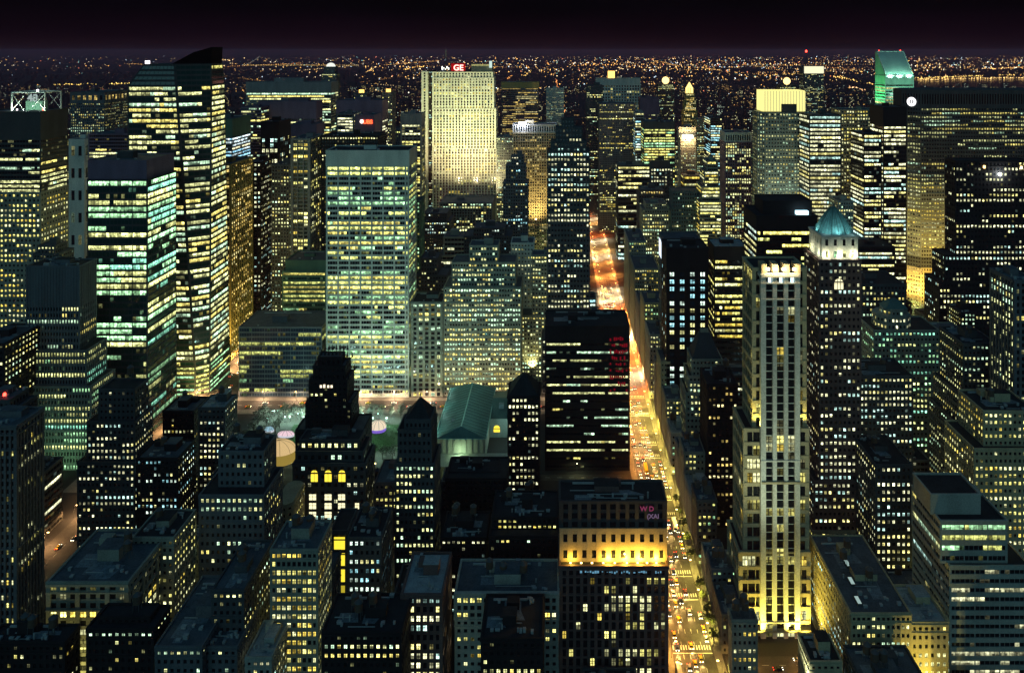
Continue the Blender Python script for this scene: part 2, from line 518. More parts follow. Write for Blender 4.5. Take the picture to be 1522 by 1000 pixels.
                if 'tank' in kit and w_ > 7 and d_ > 7:
                    for q in range(rng.randint(1, 3) if Y < 600 else 1):
                        t_ = link('water_tank', tank_mesh(), ro, (a+w_*rng.uniform(.2,.8), c+d_*rng.uniform(.35,.75), zz+rng.choice([.1, .1, 3.0])))
        # windows
        if o0['rows']:
            byf = {}
            for w_ in wins: byf.setdefault((w_[2], w_[3]), []).append(w_)
            ks = sorted(byf, key=lambda k: (k[0][0] != 'a', -k[1]))
            for k in ks[:cap]:
                m = MB()
                for w_ in byf[k]:
                    for q, g in window_quads(w_, True, rng): m.quad(*q, 0, g)
                m.build('window_row', [LITW], root); NWIN += 1
            if ks[cap:]:
                m = MB()
                for k in ks[cap:]:
                    for w_ in byf[k]:
                        for q, g in window_quads(w_, True, rng): m.quad(*q, 0, g)
                tag(m.build('lit_windows', [LITW], root), kind='stuff')
        else:
            vis = [w_ for w_ in wins if w_[2][0] == 'a' and w_[1][3] > .25]
            vis.sort(key=lambda w_: -w_[3])
            sel = vis[:cap]
            ids = set(map(id, sel))
            for w_ in sel:
                f, g = w_[0], w_[1]
                c = f(.5, .5)
                e1, e2 = f(1, .5), f(.5, 1)
                key = tuple(round(e1[i]-c[i], 2) for i in range(3)) + tuple(round(e2[i]-c[i], 2) for i in range(3)) + (w_[4],)
                me = PANES.get(key)
                if me is None:
                    m = MB()
                    for q, gg in window_quads((f, (1,1,1,1), 0, 0, w_[4]), False, rng): m.quad(*[tuple(p[i]-c[i] for i in range(3)) for p in q], 0, gg)
                    me = PANES[key] = m.mesh('window', [LITO])
                wo_ = link('window', me, root, c)
                wo_.color = g; NWIN += 1
            rest = [w_ for w_ in wins if id(w_) not in ids]
            if rest:
                m = MB()
                for w_ in rest:
                    for q, g in window_quads(w_, False, rng): m.quad(*q, 0, g)
                tag(m.build('lit_windows', [LITW], root), kind='stuff')
        tag(root, label, cat, group)
    else:
        M = MB()
        nW = len(wallsm)
        for src, off in [(W, 0), (G, nW)] + [(RF, nW+1) for RF in RFS]:
            kk = len(M.v); M.v += src.v
            for f, m_, g in zip(src.f, src.m, src.g):
                M.f.append(tuple(kk+i for i in f)); M.m.append(m_+off); M.g.append(g)
        if kit:
            w_, d_ = x1-x0, y1-y0
            bx, by = x0+w_*rng.uniform(.2,.5), y0+d_*rng.uniform(.2,.5)
            M.box(bx, bx+w_*.35, by, by+d_*.4, z1+.1, z1+rng.uniform(3,7), 0)
        for w_ in wins:
            f, g = w_[0], w_[1]; M.quad(f(0,0), f(1,0), f(1,1), f(0,1), nW+2, (g[0],g[1],g[2],g[3]*.85))
        root = M.build(name, wallsm + [gl, rf, LITW], None, (cx, Y, 0))
        tag(root, label, cat, group)
    root['base_y'] = Y
    return root, cx, info

def part(root, name, m, mats, smooth=False, label=None):
    o = m.build(name, mats, root, smooth=smooth)
    if label: o['label'] = label
    return o
# ------------------------------------------------------------------ ground, avenues, streets
GROUND = surface('ground_dark', (0.035, 0.036, 0.038), rough=0.9, var=0.4, scale=0.01)
ASPH = surface('asphalt', (0.06, 0.058, 0.055), rough=0.75, var=0.45, scale=0.25)
PAVE = surface('pavement_stone', (0.20, 0.19, 0.17), rough=0.85, var=0.3, scale=0.3)
PAINT = surface('road_paint', (0.75, 0.74, 0.68), rough=0.7, var=0.25, scale=0.8)
PAINTY = surface('road_paint_yellow', (0.70, 0.48, 0.05), rough=0.7, var=0.25, scale=0.8)
m = MB(); m.quad((-45000,-800,0),(45000,-800,0),(45000,90000,0),(-45000,90000,0)); tag(m.build('ground', [GROUND]), kind='structure')
m = MB(); m.quad((3000,6650,.6),(9500,6650,.6),(10500,8900,.6),(3300,8900,.6)); m.quad((-9500,5200,.6),(-3300,5200,.6),(-3000,6600,.6),(-9500,6600,.6))
tag(m.build('river', [surface('river_water', (0.01,0.012,0.022), rough=0.15, var=.2)]), kind='structure')

def AX(Y):                       # centre line of the lit avenue
    return 71.6 - 0.0086*(min(max(Y, 300), 931)-398)
def strip_mesh(cfun, w0, w1, ys, z):
    m = MB()
    for a, b in zip(ys[:-1], ys[1:]):
        m.quad((cfun(a)+w0,a,z),(cfun(a)+w1,a,z),(cfun(b)+w1,b,z),(cfun(b)+w0,b,z))
    return m
ys = list(range(180, 940, 20)) + list(range(940, 2300, 60))
av = tag(strip_mesh(AX, -11, 11, ys, .03).build('avenue', [ASPH]), kind='structure')
m = MB()
for x in (-5.2, -1.7, 1.8, 5.3):
    for y in np.arange(200, 1100, 9.0): m.quad((AX(y)+x-.09,y,.05),(AX(y)+x+.09,y,.05),(AX(y)+x+.09,y+3.2,.05),(AX(y)+x-.09,y+3.2,.05))
for y in (386, 415, 455, 475, 535, 555, 612, 632, 682, 716, 780, 860, 940):
    for k in range(15): m.quad((AX(y)-10.2+k*1.4,y-1.6,.06),(AX(y)-9.6+k*1.4,y-1.6,.06),(AX(y)-9.6+k*1.4,y+1.6,.06),(AX(y)-10.2+k*1.4,y+1.6,.06))
    m.quad((AX(y)-10.5,y-4.2,.06),(AX(y)+10.5,y-4.2,.06),(AX(y)+10.5,y-3.7,.06),(AX(y)-10.5,y-3.7,.06))
m.build('road_marking', [PAINT], av)
for s in (-1, 1):
    m = MB()
    for a, b in zip(ys[:-1], ys[1:]):
        x0, x1 = sorted((s*11, s*15.2))
        for zz in (.15,): m.quad((AX(a)+x0,a,zz),(AX(a)+x1,a,zz),(AX(b)+x1,b,zz),(AX(b)+x0,b,zz))
        xi = s*11
        q = ((AX(a)+xi,a,0),(AX(b)+xi,b,0),(AX(b)+xi,b,.15),(AX(a)+xi,a,.15))
        m.quad(*(q if s < 0 else q[::-1]))
    tag(m.build('sidewalk', [PAVE]), kind='structure')
def street(name, x0, x1, y0, y1, mark=True, z=.02):
    m = MB(); m.quad((x0,y0,z),(x1,y0,z),(x1,y1,z),(x0,y1,z))
    s = tag(m.build(name, [ASPH]), kind='structure')
    if mark:
        m = MB(); ln = abs(x1-x0) > abs(y1-y0)
        if ln:
            for x in np.arange(x0, x1, 9): m.quad((x,(y0+y1)/2-.1,z+.02),(x+3.5,(y0+y1)/2-.1,z+.02),(x+3.5,(y0+y1)/2+.1,z+.02),(x,(y0+y1)/2+.1,z+.02))
        else:
            for y in np.arange(y0, y1, 9): m.quad(((x0+x1)/2-.1,y,z+.02),((x0+x1)/2+.1,y,z+.02),((x0+x1)/2+.1,y+3.5,z+.02),((x0+x1)/2-.1,y+3.5,z+.02))
        m.build('road_marking', [PAINT], s)
    return s
street('side_avenue', -331, -308, 300, 1100)
street('wide_street', -307, 55, 689, 707)
street('wide_street', 88, 500, 689, 707)
street('side_street', 88, 420, 397, 409)
street('side_street', -307, 52, 470, 479)
street('side_street', 90, 420, 470, 479)
street('side_street', -307, 52, 576, 584)
tag(strip_mesh(lambda y: 0, -307, 55, [681,689], .14).build('sidewalk', [PAVE]), kind='structure')
tag(strip_mesh(lambda y: 0, -307, 50, [707,714], .14).build('sidewalk', [PAVE]), kind='structure')
tag(strip_mesh(lambda y: 0, -360, -331.2, [560,760], .14).build('sidewalk', [PAVE]), kind='structure')

# ------------------------------------------------------------------ the towers, left to right, far to near
T = B
# --- far left
r_times, cx_t, inf_t = T('glass_tower','dark glass tower with white lattice frame on its roof and pale stone grid below', 745, 42,
  [(-30,60,287,{'wall':'buff','style':'grid','p':.62,'pal':'warm','bay':4.0,'fh':4.8}),(-28,60,167,{'wall':'dark','style':'strip','p':.55,'blank':26,'pal':'pale','fo':.6,'bo':.6})], cat='skyscraper', kit='')
T('slab_tower','narrow pale slab tower with a dark central slot, behind the tower with the lattice frame', 1010, 30, [(103,125,208,{'p':.05})], wall='white', style='grid', bay=9, fh=30, pd=.5, cat='skyscraper', cap=40)
T('office_tower','broad dark office tower crowned by a row of amber lit openings', 1150, 70, [(105,155,153,{'p':.55,'pal':'pale'}),(105,155,138,{'p':1,'pal':'gold','bay':9,'fh':12,'full':1,'dead':0,'fo':.3,'bo':.3})], wall='slate', style='grid', cat='skyscraper', cap=60, lum=.8)
T('office_block','low mauve block with a thin pink lit line under its roof', 955, 40, [(132,192,200,{'p':.12})], wall='mauve', style='strip', cat='office building')
# --- crystalline glass tower
YB = 716
def bx_(px): return PX(px, YB)
cxb = (bx_(186)+bx_(303))/2
def pb(*a): return [(bx_(x)-cxb, y) for x, y in a]
botp = pb((196,0),(290,0),(306,8),(306,52),(196,52)); midp = pb((190,0),(270,0),(304,14),(300,52),(190,52))
m1t = pb((190,0),(262,0),(303,16),(299,50),(190,50)); m2t = pb((211,2),(258,2),(301,18),(297,48),(206,48))
r_crys, _, _ = T('crystal_tower','tall crystalline glass tower with bright ribbon floors and a dark slanted crown', YB, 52,
  [(186,303,545,{'poly':(botp,botp),'p':.9,'flat':True,'blank':0,'style':'strip','pal':'lime'}),
   (186,303,240,{'poly':(botp,midp),'p':.8,'flat':False,'fo':0,'bo':0,'pal':'pale'}),
   (186,303,128,{'poly':(midp,m1t),'p':.72,'fo':0,'bo':0,'flat':False,'pal':'pale'}),
   (186,303,97,{'poly':(m1t,m2t),'p':.0,'fo':0,'bo':0,'flat':True,'onlytop':1})], wall='dark', style='glass', sh=.42, fh=5.0, bay=4.2, glass='green', pal='warm', cat='skyscraper', kit='', lum=1.5, seed='crys', corr=.7, side={'p':.95,'full':.5,'dead':.02})
m = MB()
zc = PZ(97, YB)
a = [(x,y,zc+1) for x,y in pb((252,4),(300,18),(297,47),(240,47))]; b = [(x,y,z) for (x,y),z in zip(pb((280,10),(302,18),(299,46),(284,46)), (PZ(78,YB), PZ(70,YB), PZ(70,YB), PZ(74,YB)))]
m.prism(a, b, 0); part(r_crys, 'crown', m, [surface('crown_glass',(0.003,0.004,0.004),rough=.9,spec=.05)])
m = MB(); x = bx_(213)-cxb; m.box(x, x+3, 3, 6, zc-2, zc+4); part(r_crys, 'crown_lamp', m, [emit('lamp_pale',(1,.9,.95),3)])
# --- green tower
r_grn, cxg, inf_g = T('glass_tower','green glass tower with bright ribbon floors under a windowless purple roof box', 640, 49,
  [(130,219,517,{'p':.34,'pal':'green','lum':.55}),(130,219,268,{'p':.78,'pal':'green','fo':.4,'bo':.4,'full':.22}),(131,218,240,{'p':0,'solid':True,'wall':'mauve','fo':2.5,'bo':1})],
  wall='dark', style='glass', sh=.34, fh=5.3, bay=3.1, glass='green', cat='skyscraper', grp=6, gw=.7, kit='mech', cap=60)
# --- stepped pinstripe tower
T('pinstripe_tower','stepped dark green tower with fine vertical ribs and widening lower tiers', 590, 34,
  [(28,135,640,{'p':.75,'pal':'green'}),(26,135,575,{'p':.55,'pal':'green','fo':1}),(27,128,522,{'p':.45,'pal':'green','fo':4}),(40,118,397,{'p':.34,'blank':30,'fo':7,'bo':6,'pal':'pale'})],
  wall='slate', style='pier', bay=2.3, pw=.40, fh=5.0, sh=.45, pd=.6, cat='skyscraper', lum=1.2, corr=.9, roof='tar', rows=True)
T('stone_tower','dark peaked masonry block between the pinstripe tower and the pale grid tower', 690, 20, [(50,88,378,{'p':.06}),(56,82,366,{'p':.02})], wall='umber', cat='building')
T('office_block','small dark block at the left picture edge with slanting rows of yellow windows', 560, 40, [(-40,6,512,{'p':.3,'side':{'p':.75}})], wall='black', pal='pale', cat='office building', bay=3.6)
rb,cb,ib = T('stone_tower','dark tower at the left edge carrying a red beacon', 455, 20, [(-45,20,612,{'p':.1}),(-30,14,596,{'p':0})], wall='umber', cat='building')
m = MB(); m.cyl(PX(5,460)-cb, 6, PZ(596,460), PZ(588,460), .15, .15, 6); part(rb,'mast',m,[STEEL])
m = MB(); m.cyl(PX(5,460)-cb, 6, PZ(589,460), PZ(585,460), .9, .7, 8); part(rb,'beacon',m,[emit('beacon_red',(1,.05,.03),9)])
T('apartment_tower','tall dark ribbed tower filling the lower left corner with few lit windows', 405, 20, [(-60,24,634,{'p':.10})], wall='slate', style='pier', fh=4.0, bay=2.6, pd=.9, pal='warm', cat='apartment tower', seed='ll', side={'p':.10})
# --- bush tower style stepped block
T('stone_tower','stepped dark stone tower with rows of small pale windows above the red side avenue', 490, 26,
  [(116,200,688,{'p':.55}),(130,200,628,{'p':.55,'fo':3}),(148,200,580,{'p':.12,'fo':6})], wall='umber', pal='white', bay=2.7, fh=4.0, cat='building', roof='tar', kit='tank')
T('loft_building','dark loft with four bright rows of bluish windows beside the stepped dark stone tower', 487, 22, [(204,264,682,{'p':.5})], wall='black', pal='cool', bay=2.6, cat='building', kit='mech tank', full=.3, dead=.3)
T('loft_building','dark roofed loft with one row of yellow windows, south of the side avenue plaza', 556, 22, [(243,288,612,{'p':.22})], wall='black', pal='warm', cat='building', kit='mech tank', dead=.5, full=.2)
T('loft_building','loft with a floodlit white roof crown and dark tanks beside the park', 545, 20, [(296,334,607,{'p':.5}),], wall='umber', pal='white', roof='pale', cat='building', kit='mech tank')
T('loft_building','wide dark loft with broad window rows under a stepped black roof', 425, 28, [(297,392,737,{'p':.52}),(326,392,672,{'p':.06,'fo':9,'bo':1})], wall='slate', pal='pale', bay=3.0, fh=4.6, cat='building', full=.2, dead=.25, kit='mech tank', roof='tar')
T('loft_building','broad stone loft at the lower left with yellow lit column bays on its front', 372, 40, [(72,190,866,{'p':.25})], wall='buff', style='pier', bay=4.6, pal='warm', cat='building', kit='mech tank', roof='felt', grp=3, gw=2.2)
T('loft_building','narrow stone loft with yellow lower floors right of the broad stone loft', 402, 24, [(198,258,800,{'p':.45}),], wall='buff', pal='warm', cat='building', kit='mech tank', roof='tar', dead=.4, full=.35)
T('loft_building','stone loft with a pink and yellow window row and a lit east wall', 362, 36, [(316,362,878,{'p':.4,'side':{'p':.5}})], wall='umber', pal='pale', cat='building', kit='mech tank', roof='felt', dead=.35, full=.3)
T('loft_building','low pale roofed corner house at the bottom edge under the bright window wall', 352, 22, [(366,403,978,{'p':.6})], wall='stone', pal='white', cat='building', roof='pale', kit='mech')
T('loft_building','very dark flat block at the bottom left corner with yellow slit windows', 345, 10, [(-20,96,955,{'p':.18})], wall='black', pal='warm', cat='building', roof='tar', kit='mech tank')
T('loft_building','black tank roofed block at the bottom edge beside the blue flat roof', 350, 14, [(130,228,935,{'p':.06}),(146,222,918,{'p':0,'fo':4})], wall='black', cat='building', roof='tar', kit='mech tank')
T('loft_building','blue grey flat roofed block at the bottom edge', 347, 46, [(232,300,962,{'p':.2})], wall='slate', cat='building', roof='felt', kit='mech')
T('loft_building','dark block at the bottom edge with slim skylights, left of the pale roofed corner house', 352, 26, [(303,352,962,{'p':.12})], wall='slate', cat='building', roof='felt', kit='mech tank')

# --- middle distance left of the white ribbed slab
T('office_tower','office tower with gold vertical piers on its front and a dark striped east side', 800, 56, [(313,343,245,{'wall':'gold','style':'pier','bay':5.2,'p':.45,'pal':'gold','side':{'p':.55,'pal':'gold'}})], wall='gold', style='pier', cat='skyscraper', pd=1.0, seed='goldp')
T('office_tower','black tower dotted with small white windows right of the gold piered tower', 872, 40, [(366,388,242,{'p':.5,'pal':'white'})], wall='black', cat='skyscraper', bay=4.2, fh=5.2)
T('office_tower','squat tower with a blank green top and blue white ribbon floors', 1010, 60, [(306,345,205,{'p':.9,'pal':'blue'}),(306,345,178,{'p':0,'solid':True,'wall':'green','fo':.3,'bo':.3})], wall='slate', style='strip', cat='skyscraper', glass='blue')
T('office_tower','grey mauve tower with short yellow bands behind the squat green topped tower', 1120, 40, [(358,388,160,{'p':.45})], wall='mauve', style='strip', cat='skyscraper', cap=60)
T('office_tower','dark tower with four broad white lit rows near its top', 905, 40, [(388,414,182,{'p':.62,'pal':'white'}),], wall='black', bay=5.0, fh=6.0, cat='skyscraper', sh=.35, pw=.3, blank=18)
T('office_tower','dark glass tower with small scattered windows beside the four white rows', 878, 30, [(404,430,246,{'p':.4})], wall='slate', cat='skyscraper', bay=3.6, part=True, cap=60)
T('office_tower','slender tower with grey vertical fins and yellow windows left of the white ribbed slab', 850, 46, [(434,460,207,{'p':.45,'pal':'warm'})], wall='grey', style='pier', bay=6.5, pw=.2, pd=1.2, cat='skyscraper', sh=.4)
T('office_tower','long grey tower with a bright edge and a windowed upper storey behind the finned tower', 1250, 40, [(366,492,123,{'p':.35,'blank':16})], wall='grey', style='strip', cat='skyscraper', part=False)
T('office_tower','mauve grey slab with blank upper storeys in front of the long grey tower', 1150, 30, [(384,470,152,{'p':.2,'blank':24})], wall='mauve', style='strip', cat='skyscraper', part=False)
T('office_tower','pale blank box tower above the finned tower', 1010, 34, [(430,470,186,{'p':.3,'blank':14})], wall='mauve', style='strip', cat='skyscraper', part=False)
rd,cd,idd = T('office_tower','far slim tower topped by a glowing white dome', 1650, 26, [(478,500,110,{'p':.3}),(482,497,100,{'p':.05})], wall='slate', cat='skyscraper', part=True, cap=20, kit='')
m = MB()
for k in range(6):
    t0, t1 = k/6*math.pi/2, (k+1)/6*math.pi/2
    m.cyl(0, 14, PZ(100,1652)+9*math.sin(t0), PZ(100,1652)+9*math.sin(t1), 10*math.cos(t0), max(10*math.cos(t1),.05), 14, 0, False)
part(rd, 'dome', m, [emit('dome_glow',(.95,1,.9),1.1)])
T('office_tower','wide tower washed in dark magenta light', 1180, 40, [(500,568,150,{'p':.22,'blank':30})], wall='mauve', style='strip', cat='skyscraper', part=False, pal='white')
T('office_tower','block with four white window rows left of the red lettered box', 1090, 40, [(500,526,170,{'p':.7,'pal':'white'})], wall='slate', style='strip', cat='skyscraper', part=True, bay=6, cap=40)
ru,cu,iu = T('office_block','pinkish block with a glowing red company sign on its front', 1060, 40, [(528,556,172,{'p':.3,'wall':'mauve','blank':34})], wall='mauve', style='strip', cat='office building', cap=40)
REDL = emit('sign_red',(1,.10,.03),4.0)
ux = lambda px, Y, c: PX(px,Y)-c
m = MB(); 
sg = MB(); x = ux(538,1060,cu); zz = PZ(184,1060)
for k in range(10):
    a0, a1 = 2*math.pi*k/10, 2*math.pi*(k+1)/10
    sg.tri((x,-1.2,zz+3),(x+2.6*math.cos(a0),-1.2,zz+3+2.6*math.sin(a0)),(x+2.6*math.cos(a1),-1.2,zz+3+2.6*math.sin(a1)))
part(ru,'sign_emblem',sg,[emit('sign_white',(1,.8,.7),4)])
text(ru,'sign_letters','UBS',(ux(547,1060,cu),-1.2,zz),7.5,REDL,depth=.3)
rt,ct,it = T('office_tower','slim dark tower with an amber roof lamp right of the magenta tower', 1500, 30, [(568,583,138,{'p':.35})], wall='slate', cat='skyscraper', cap=30)
m = MB(); m.box(-4,4,8,14,PZ(138,1500),PZ(133,1500)); part(rt,'roof_lamp',m,[emit('amber',(1,.55,.12),3)])
rt,ct,it = T('office_tower','far low tower with an amber roof lamp left of the slim dark tower', 1700, 30, [(526,545,139,{'p':.2})], wall='slate', cat='skyscraper', cap=30)
m = MB(); m.box(-5,5,8,14,PZ(139,1700),PZ(134,1700)); part(rt,'roof_lamp',m,[emit('amber',(1,.55,.12),3)])
T('office_tower','tower with white vertical lines and yellow windows left of the floodlit slab', 1200, 30, [(596,626,170,{'p':.55,'pal':'warm','blank':16})], wall='grey', style='pier', bay=6, pw=.2, cat='skyscraper', part=True, cap=40, rows=True)

# --- low green block and blue glass block
T('office_block','low block of green lit floors with a blank pale penthouse', 800, 44, [(420,484,404,{'p':.85,'pal':'lime','lum':.7}),(425,484,388,{'p':0,'solid':True,'wall':'green','fo':4})], wall='green', style='strip', cat='office building', glass='green', fh=4.6)
T('glass_block','long blue glass block with a tank farm roof facing the park', 715, 44, [(355,478,487,{'p':.30,'pal':'lime'})], wall='slate', style='glass', glass='blue', bay=2.4, fh=4.2, sh=.3, cat='office building', lum=.75, grp=5, gw=.5, kit='mech', roof='felt', seed='blueglass')
# --- white ribbed slab (the tall one on the park)
T('white_slab','tall white slab with wide horizontal bands and seven bays facing the park', 715, 37,
  [(486,607,586,{'p':.95,'pal':'gold','fh':9,'base':1}),(486,607,247,{'p':.46,'full':.16,'pal':'lime','fo':.6,'bo':.6}),(485.6,607.4,225,{'solid':True,'fo':.3,'bo':.3})],
  wall='white', style='strip', fh=4.55, bay=2.62, grp=4, gw=1.5, mpd=.12, sh=.40, sd=.6, pd=.75, cat='skyscraper', roof='tar', lum=1.5, seed='grace2', corr=.8)
T('office_tower','dark low roofed tower just behind the white slab', 860, 40, [(478,562,203,{'p':.2,'blank':0})], wall='black', style='grid', cat='skyscraper', roof='tar', pal='warm', cap=60)
# --- floodlit slab (Y 1340)
FL = 1340
r_fl, cfl, _ = T('floodlit_slab','huge floodlit cream slab with thin vertical piers and red roof letters', FL, 40,
  [(644,738,221,{'p':.25}),(644,736,162,{'p':.25,'fo':.5,'bo':.5}),(644,733,116,{'p':.25,'fo':1,'bo':1}),(644,731.5,108,{'p':.22,'fo':1.5,'bo':1.5}),(634.6,643.8,106,{'z0':0,'fo':7,'bo':5,'wall':'black','p':.4,'pal':'white','style':'grid','bay':4}),(628,634.5,107,{'z0':0,'fo':1.2,'bo':1,'p':.2})],
  wall='white', style='pier', bay=5.3, pw=.46, sh=.30, sd=.12, pd=1.6, fh=4.8, cat='skyscraper', pal='warm', lum=1.0, cap=100, kit='')
m = MB(); zt = PZ(108,FL)
m.box(ux(700,FL,cfl),ux(731,FL,cfl),6,30,zt,PZ(96,FL)); part(r_fl,'upper_block',m,[wallmat('sand')])
m = MB(); m.box(ux(727,FL,cfl),ux(731,FL,cfl),2,5,PZ(96,FL)-6,PZ(91,FL)); part(r_fl,'fin',m,[emit('fin_white',(.75,1,.92),.9)])
m = MB(); m.box(ux(664,FL,cfl),ux(699,FL,cfl),10,22,zt,PZ(103,FL)); part(r_fl,'roof_house',m,[wallmat('dark')])
text(r_fl,'sign_letters','GE',(ux(681,FL,cfl),3,PZ(105,FL)),14,emit('sign_pinkwhite',(1,.45,.38),3),depth=.6)
m = MB(); m.box(ux(670,FL,cfl),ux(691,FL,cfl),4.2,5.2,PZ(106,FL),PZ(95,FL)); part(r_fl,'sign_glow',m,[emit('sign_glow_red',(.9,.01,.01),.45)])  # red glow around the letters, put in as a shining plate
m = MB()
for k in range(5): m = MB(); m.box(ux(656+k*2.4,FL,cfl),ux(657.6+k*2.4,FL,cfl),3,4,PZ(104,FL)+k%2*2,PZ(99,FL)-k%3*2); part(r_fl,'roof_lamp',m,[emit('lamp_white',(1,1,.85),2.5)])
m = MB(); m.bar((ux(661,FL,cfl),14,zt),(ux(661,FL,cfl),14,PZ(74,FL)),.8,5); part(r_fl,'mast',m,[STEEL])
# neighbours of the floodlit slab
T('office_tower','striped tower in an amber lit frame right of the floodlit slab', 1700, 40, [(746,800,131,{'p':.62,'pal':'gold','wall':'slate'}),(745,801,123,{'solid':True,'wall':'gold','fo':-.5})], wall='slate', style='strip', cat='skyscraper', lum=.75, cap=60)
T('office_tower','small pale tower with orange lit edges beyond the amber framed tower', 1900, 40, [(812,838,132,{'p':.3})], wall='white', cat='skyscraper', part=True, cap=40, lum=.6)
r_int,cint,_ = T('office_tower','cream tower with white upper piers and a blue white roof lamp', 1150, 34, [(763,826,198,{'p':.4,'pal':'gold'}),(763,826,186,{'p':0,'fo':.4,'bo':.4,'wall':'white','fh':14})], wall='sand', style='pier', bay=3.6, pd=1.0, cat='skyscraper', seed='intl', lum=.8)
m = MB(); m.box(ux(771,1150,cint),ux(782,1150,cint),2,6,PZ(186,1150),PZ(182,1150)); part(r_int,'roof_lamp',m,[emit('lamp_bluewhite',(.75,.8,1),8)])
lamp('POINT', r_int, (ux(776,1150,cint),-4,PZ(180,1150)), 60000, (.75,.8,1), 1)
T('office_tower','thin pale grid tower between the floodlit slab and the cream tower', 1260, 30, [(738,766,205,{'p':.4})], wall='grey', cat='skyscraper', part=True, cap=40)
T('stone_tower','dark teal ornate tower with a small white cap lamp in front of the cream tower', 950, 24, [(748,784,272,{'p':.35,'pal':'cool'}),(752,781,246,{'p':.2,'pal':'cool'}),(760,778,233,{'p':.5,'pal':'blue'})], wall='slate', cat='building', cap=80)
T('office_block','flat roofed dark block with tall windows in front of the floodlit slab', 1120, 60, [(654,731,302,{'p':.3})], wall='slate', style='pier', bay=4, cat='office building', roof='felt', cap=60)
T('stone_block','dark block with bluish windows below the floodlit slab', 1010, 40, [(612,668,330,{'p':.22,'pal':'cool'}),(630,664,318,{'p':.1,'pal':'cool'})], wall='umber', cat='building', cap=60)
T('stone_block','teal dark block of scattered cool windows left of the pale brick wall tower', 900, 36, [(690,760,352,{'p':.28,'pal':'cool'}),(704,750,340,{'p':.2,'pal':'cool'})], wall='umber', cat='building', cap=80)
T('stone_block','jumbled dark block with roof lamps between the white slab and the broad hotel like front', 800, 30, [(618,664,410,{'p':.3}),(626,650,385,{'p':.2})], wall='umber', cat='building', kit='mech tank', cap=80)
T('stone_tower','dark grid tower directly right of the white slab, half hidden behind it', 820, 26, [(600,624,300,{'p':.4,'pal':'lime'})], wall='green', cat='building', cap=60)
T('stone_block','column fronted stone building with tall dark windows beside the white slab', 716, 30, [(612,657,520,{'p':.15,'style':'pier','bay':6.0,'pw':.4,'sh':.3}),(612,657,450,{'p':.2,'style':'pier','bay':6.0,'fo':.5})], wall='buff', cat='building', roof='tar')
T('stone_block','broad stepped stone front densely dotted with lit double windows facing the library', 717, 34,
  [(660,774,428,{'p':.72}),(672,766,391,{'p':.5,'fo':4}),(698,740,366,{'p':.35,'fo':8})], wall='buff', style='grid', bay=2.55, fh=4.5, pw=.42, cat='building', pal='pale', seed='salmon', kit='mech tank')
T('stone_block','pale brick wall tower with tiny dark windows catching yellow light', 770, 24, [(760,793,362,{'p':.25,'pal':'warm'})], wall='white', bay=3.0, pw=.6, sh=.6, cat='building')
T('stone_block','stepped stone wing with even lit windows left of the dark stepped tower', 748, 24, [(775,826,470,{'p':.6}),(791,826,380,{'p':.5,'fo':3})], wall='buff', cat='building', bay=2.7)
r_500,c5,_ = T('stone_tower','tall dark stepped stone tower with crowned top beside the glowing avenue', 722, 30,
  [(806,884,505,{'p':.5}),(814,876,226,{'p':.62,'fo':1.5}),(819,871,212,{'p':.2,'fo':3.5}),(826,865,191,{'p':.12,'fo':6,'bo':5}),(835,853,178,{'p':0,'fo':9,'bo':9})], wall='umber', pal='white', bay=3.0, fh=4.7, pw=.5, cat='skyscraper', seed='fivehundred', kit='')
T('office_block','low corner annexe with a pale lit side at the foot of the dark stepped tower', 757, 20, [(880,889,468,{'p':.4})], wall='buff', cat='building', kit='')

# --- dark bank tower on the avenue and what stands around it
r_bank,cbk,_ = T('bank_tower','black curtain wall tower on the avenue with thin bright ribbon floors and red reflections', 590, 36,
  [(811,935,486,{'p':.5,'blank':10})], wall='black', style='strip', fh=6.2, bay=2.6, sh=.72, cat='skyscraper', roof='tar', full=.2, pal='pale', kit='mech', side={'p':.3}, seed='bankt3', lum=1.15, corr=.72)
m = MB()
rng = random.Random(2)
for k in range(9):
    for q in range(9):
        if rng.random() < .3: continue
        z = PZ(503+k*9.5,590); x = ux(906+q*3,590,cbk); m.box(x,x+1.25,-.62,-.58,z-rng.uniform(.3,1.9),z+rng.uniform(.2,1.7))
part(r_bank,'painted_reflection',m,[emit('painted_reflection_red',(.50,.012,.03),.30)])  # red reflections on the glass, put in as thin glowing plates
T('pyramid_tower','narrow black tower with a pyramid roof and white window rows beside the bank tower', 560, 24, [(755,801,590,{'p':.62,'pal':'white'})], wall='black', bay=2.9, fh=4.6, cat='building', kit='', roof='tar', seed='pyrt', cap=100)
rp = bpy.data.objects[[o.name for o in bpy.data.objects if o.get('label','').startswith('narrow black tower with a pyramid')][0]]
wd = PX(801,560)-PX(755,560)
m = MB(); z0 = PZ(590,560)+1
m.prism([(-wd/2+.5,.5,z0),(wd/2-.5,.5,z0),(wd/2-.5,23.5,z0),(-wd/2+.5,23.5,z0)],[(-1.5,10,z0+11),(1.5,10,z0+11),(1.5,14,z0+11),(-1.5,14,z0+11)]); part(rp,'roof',m,[ROOFD])
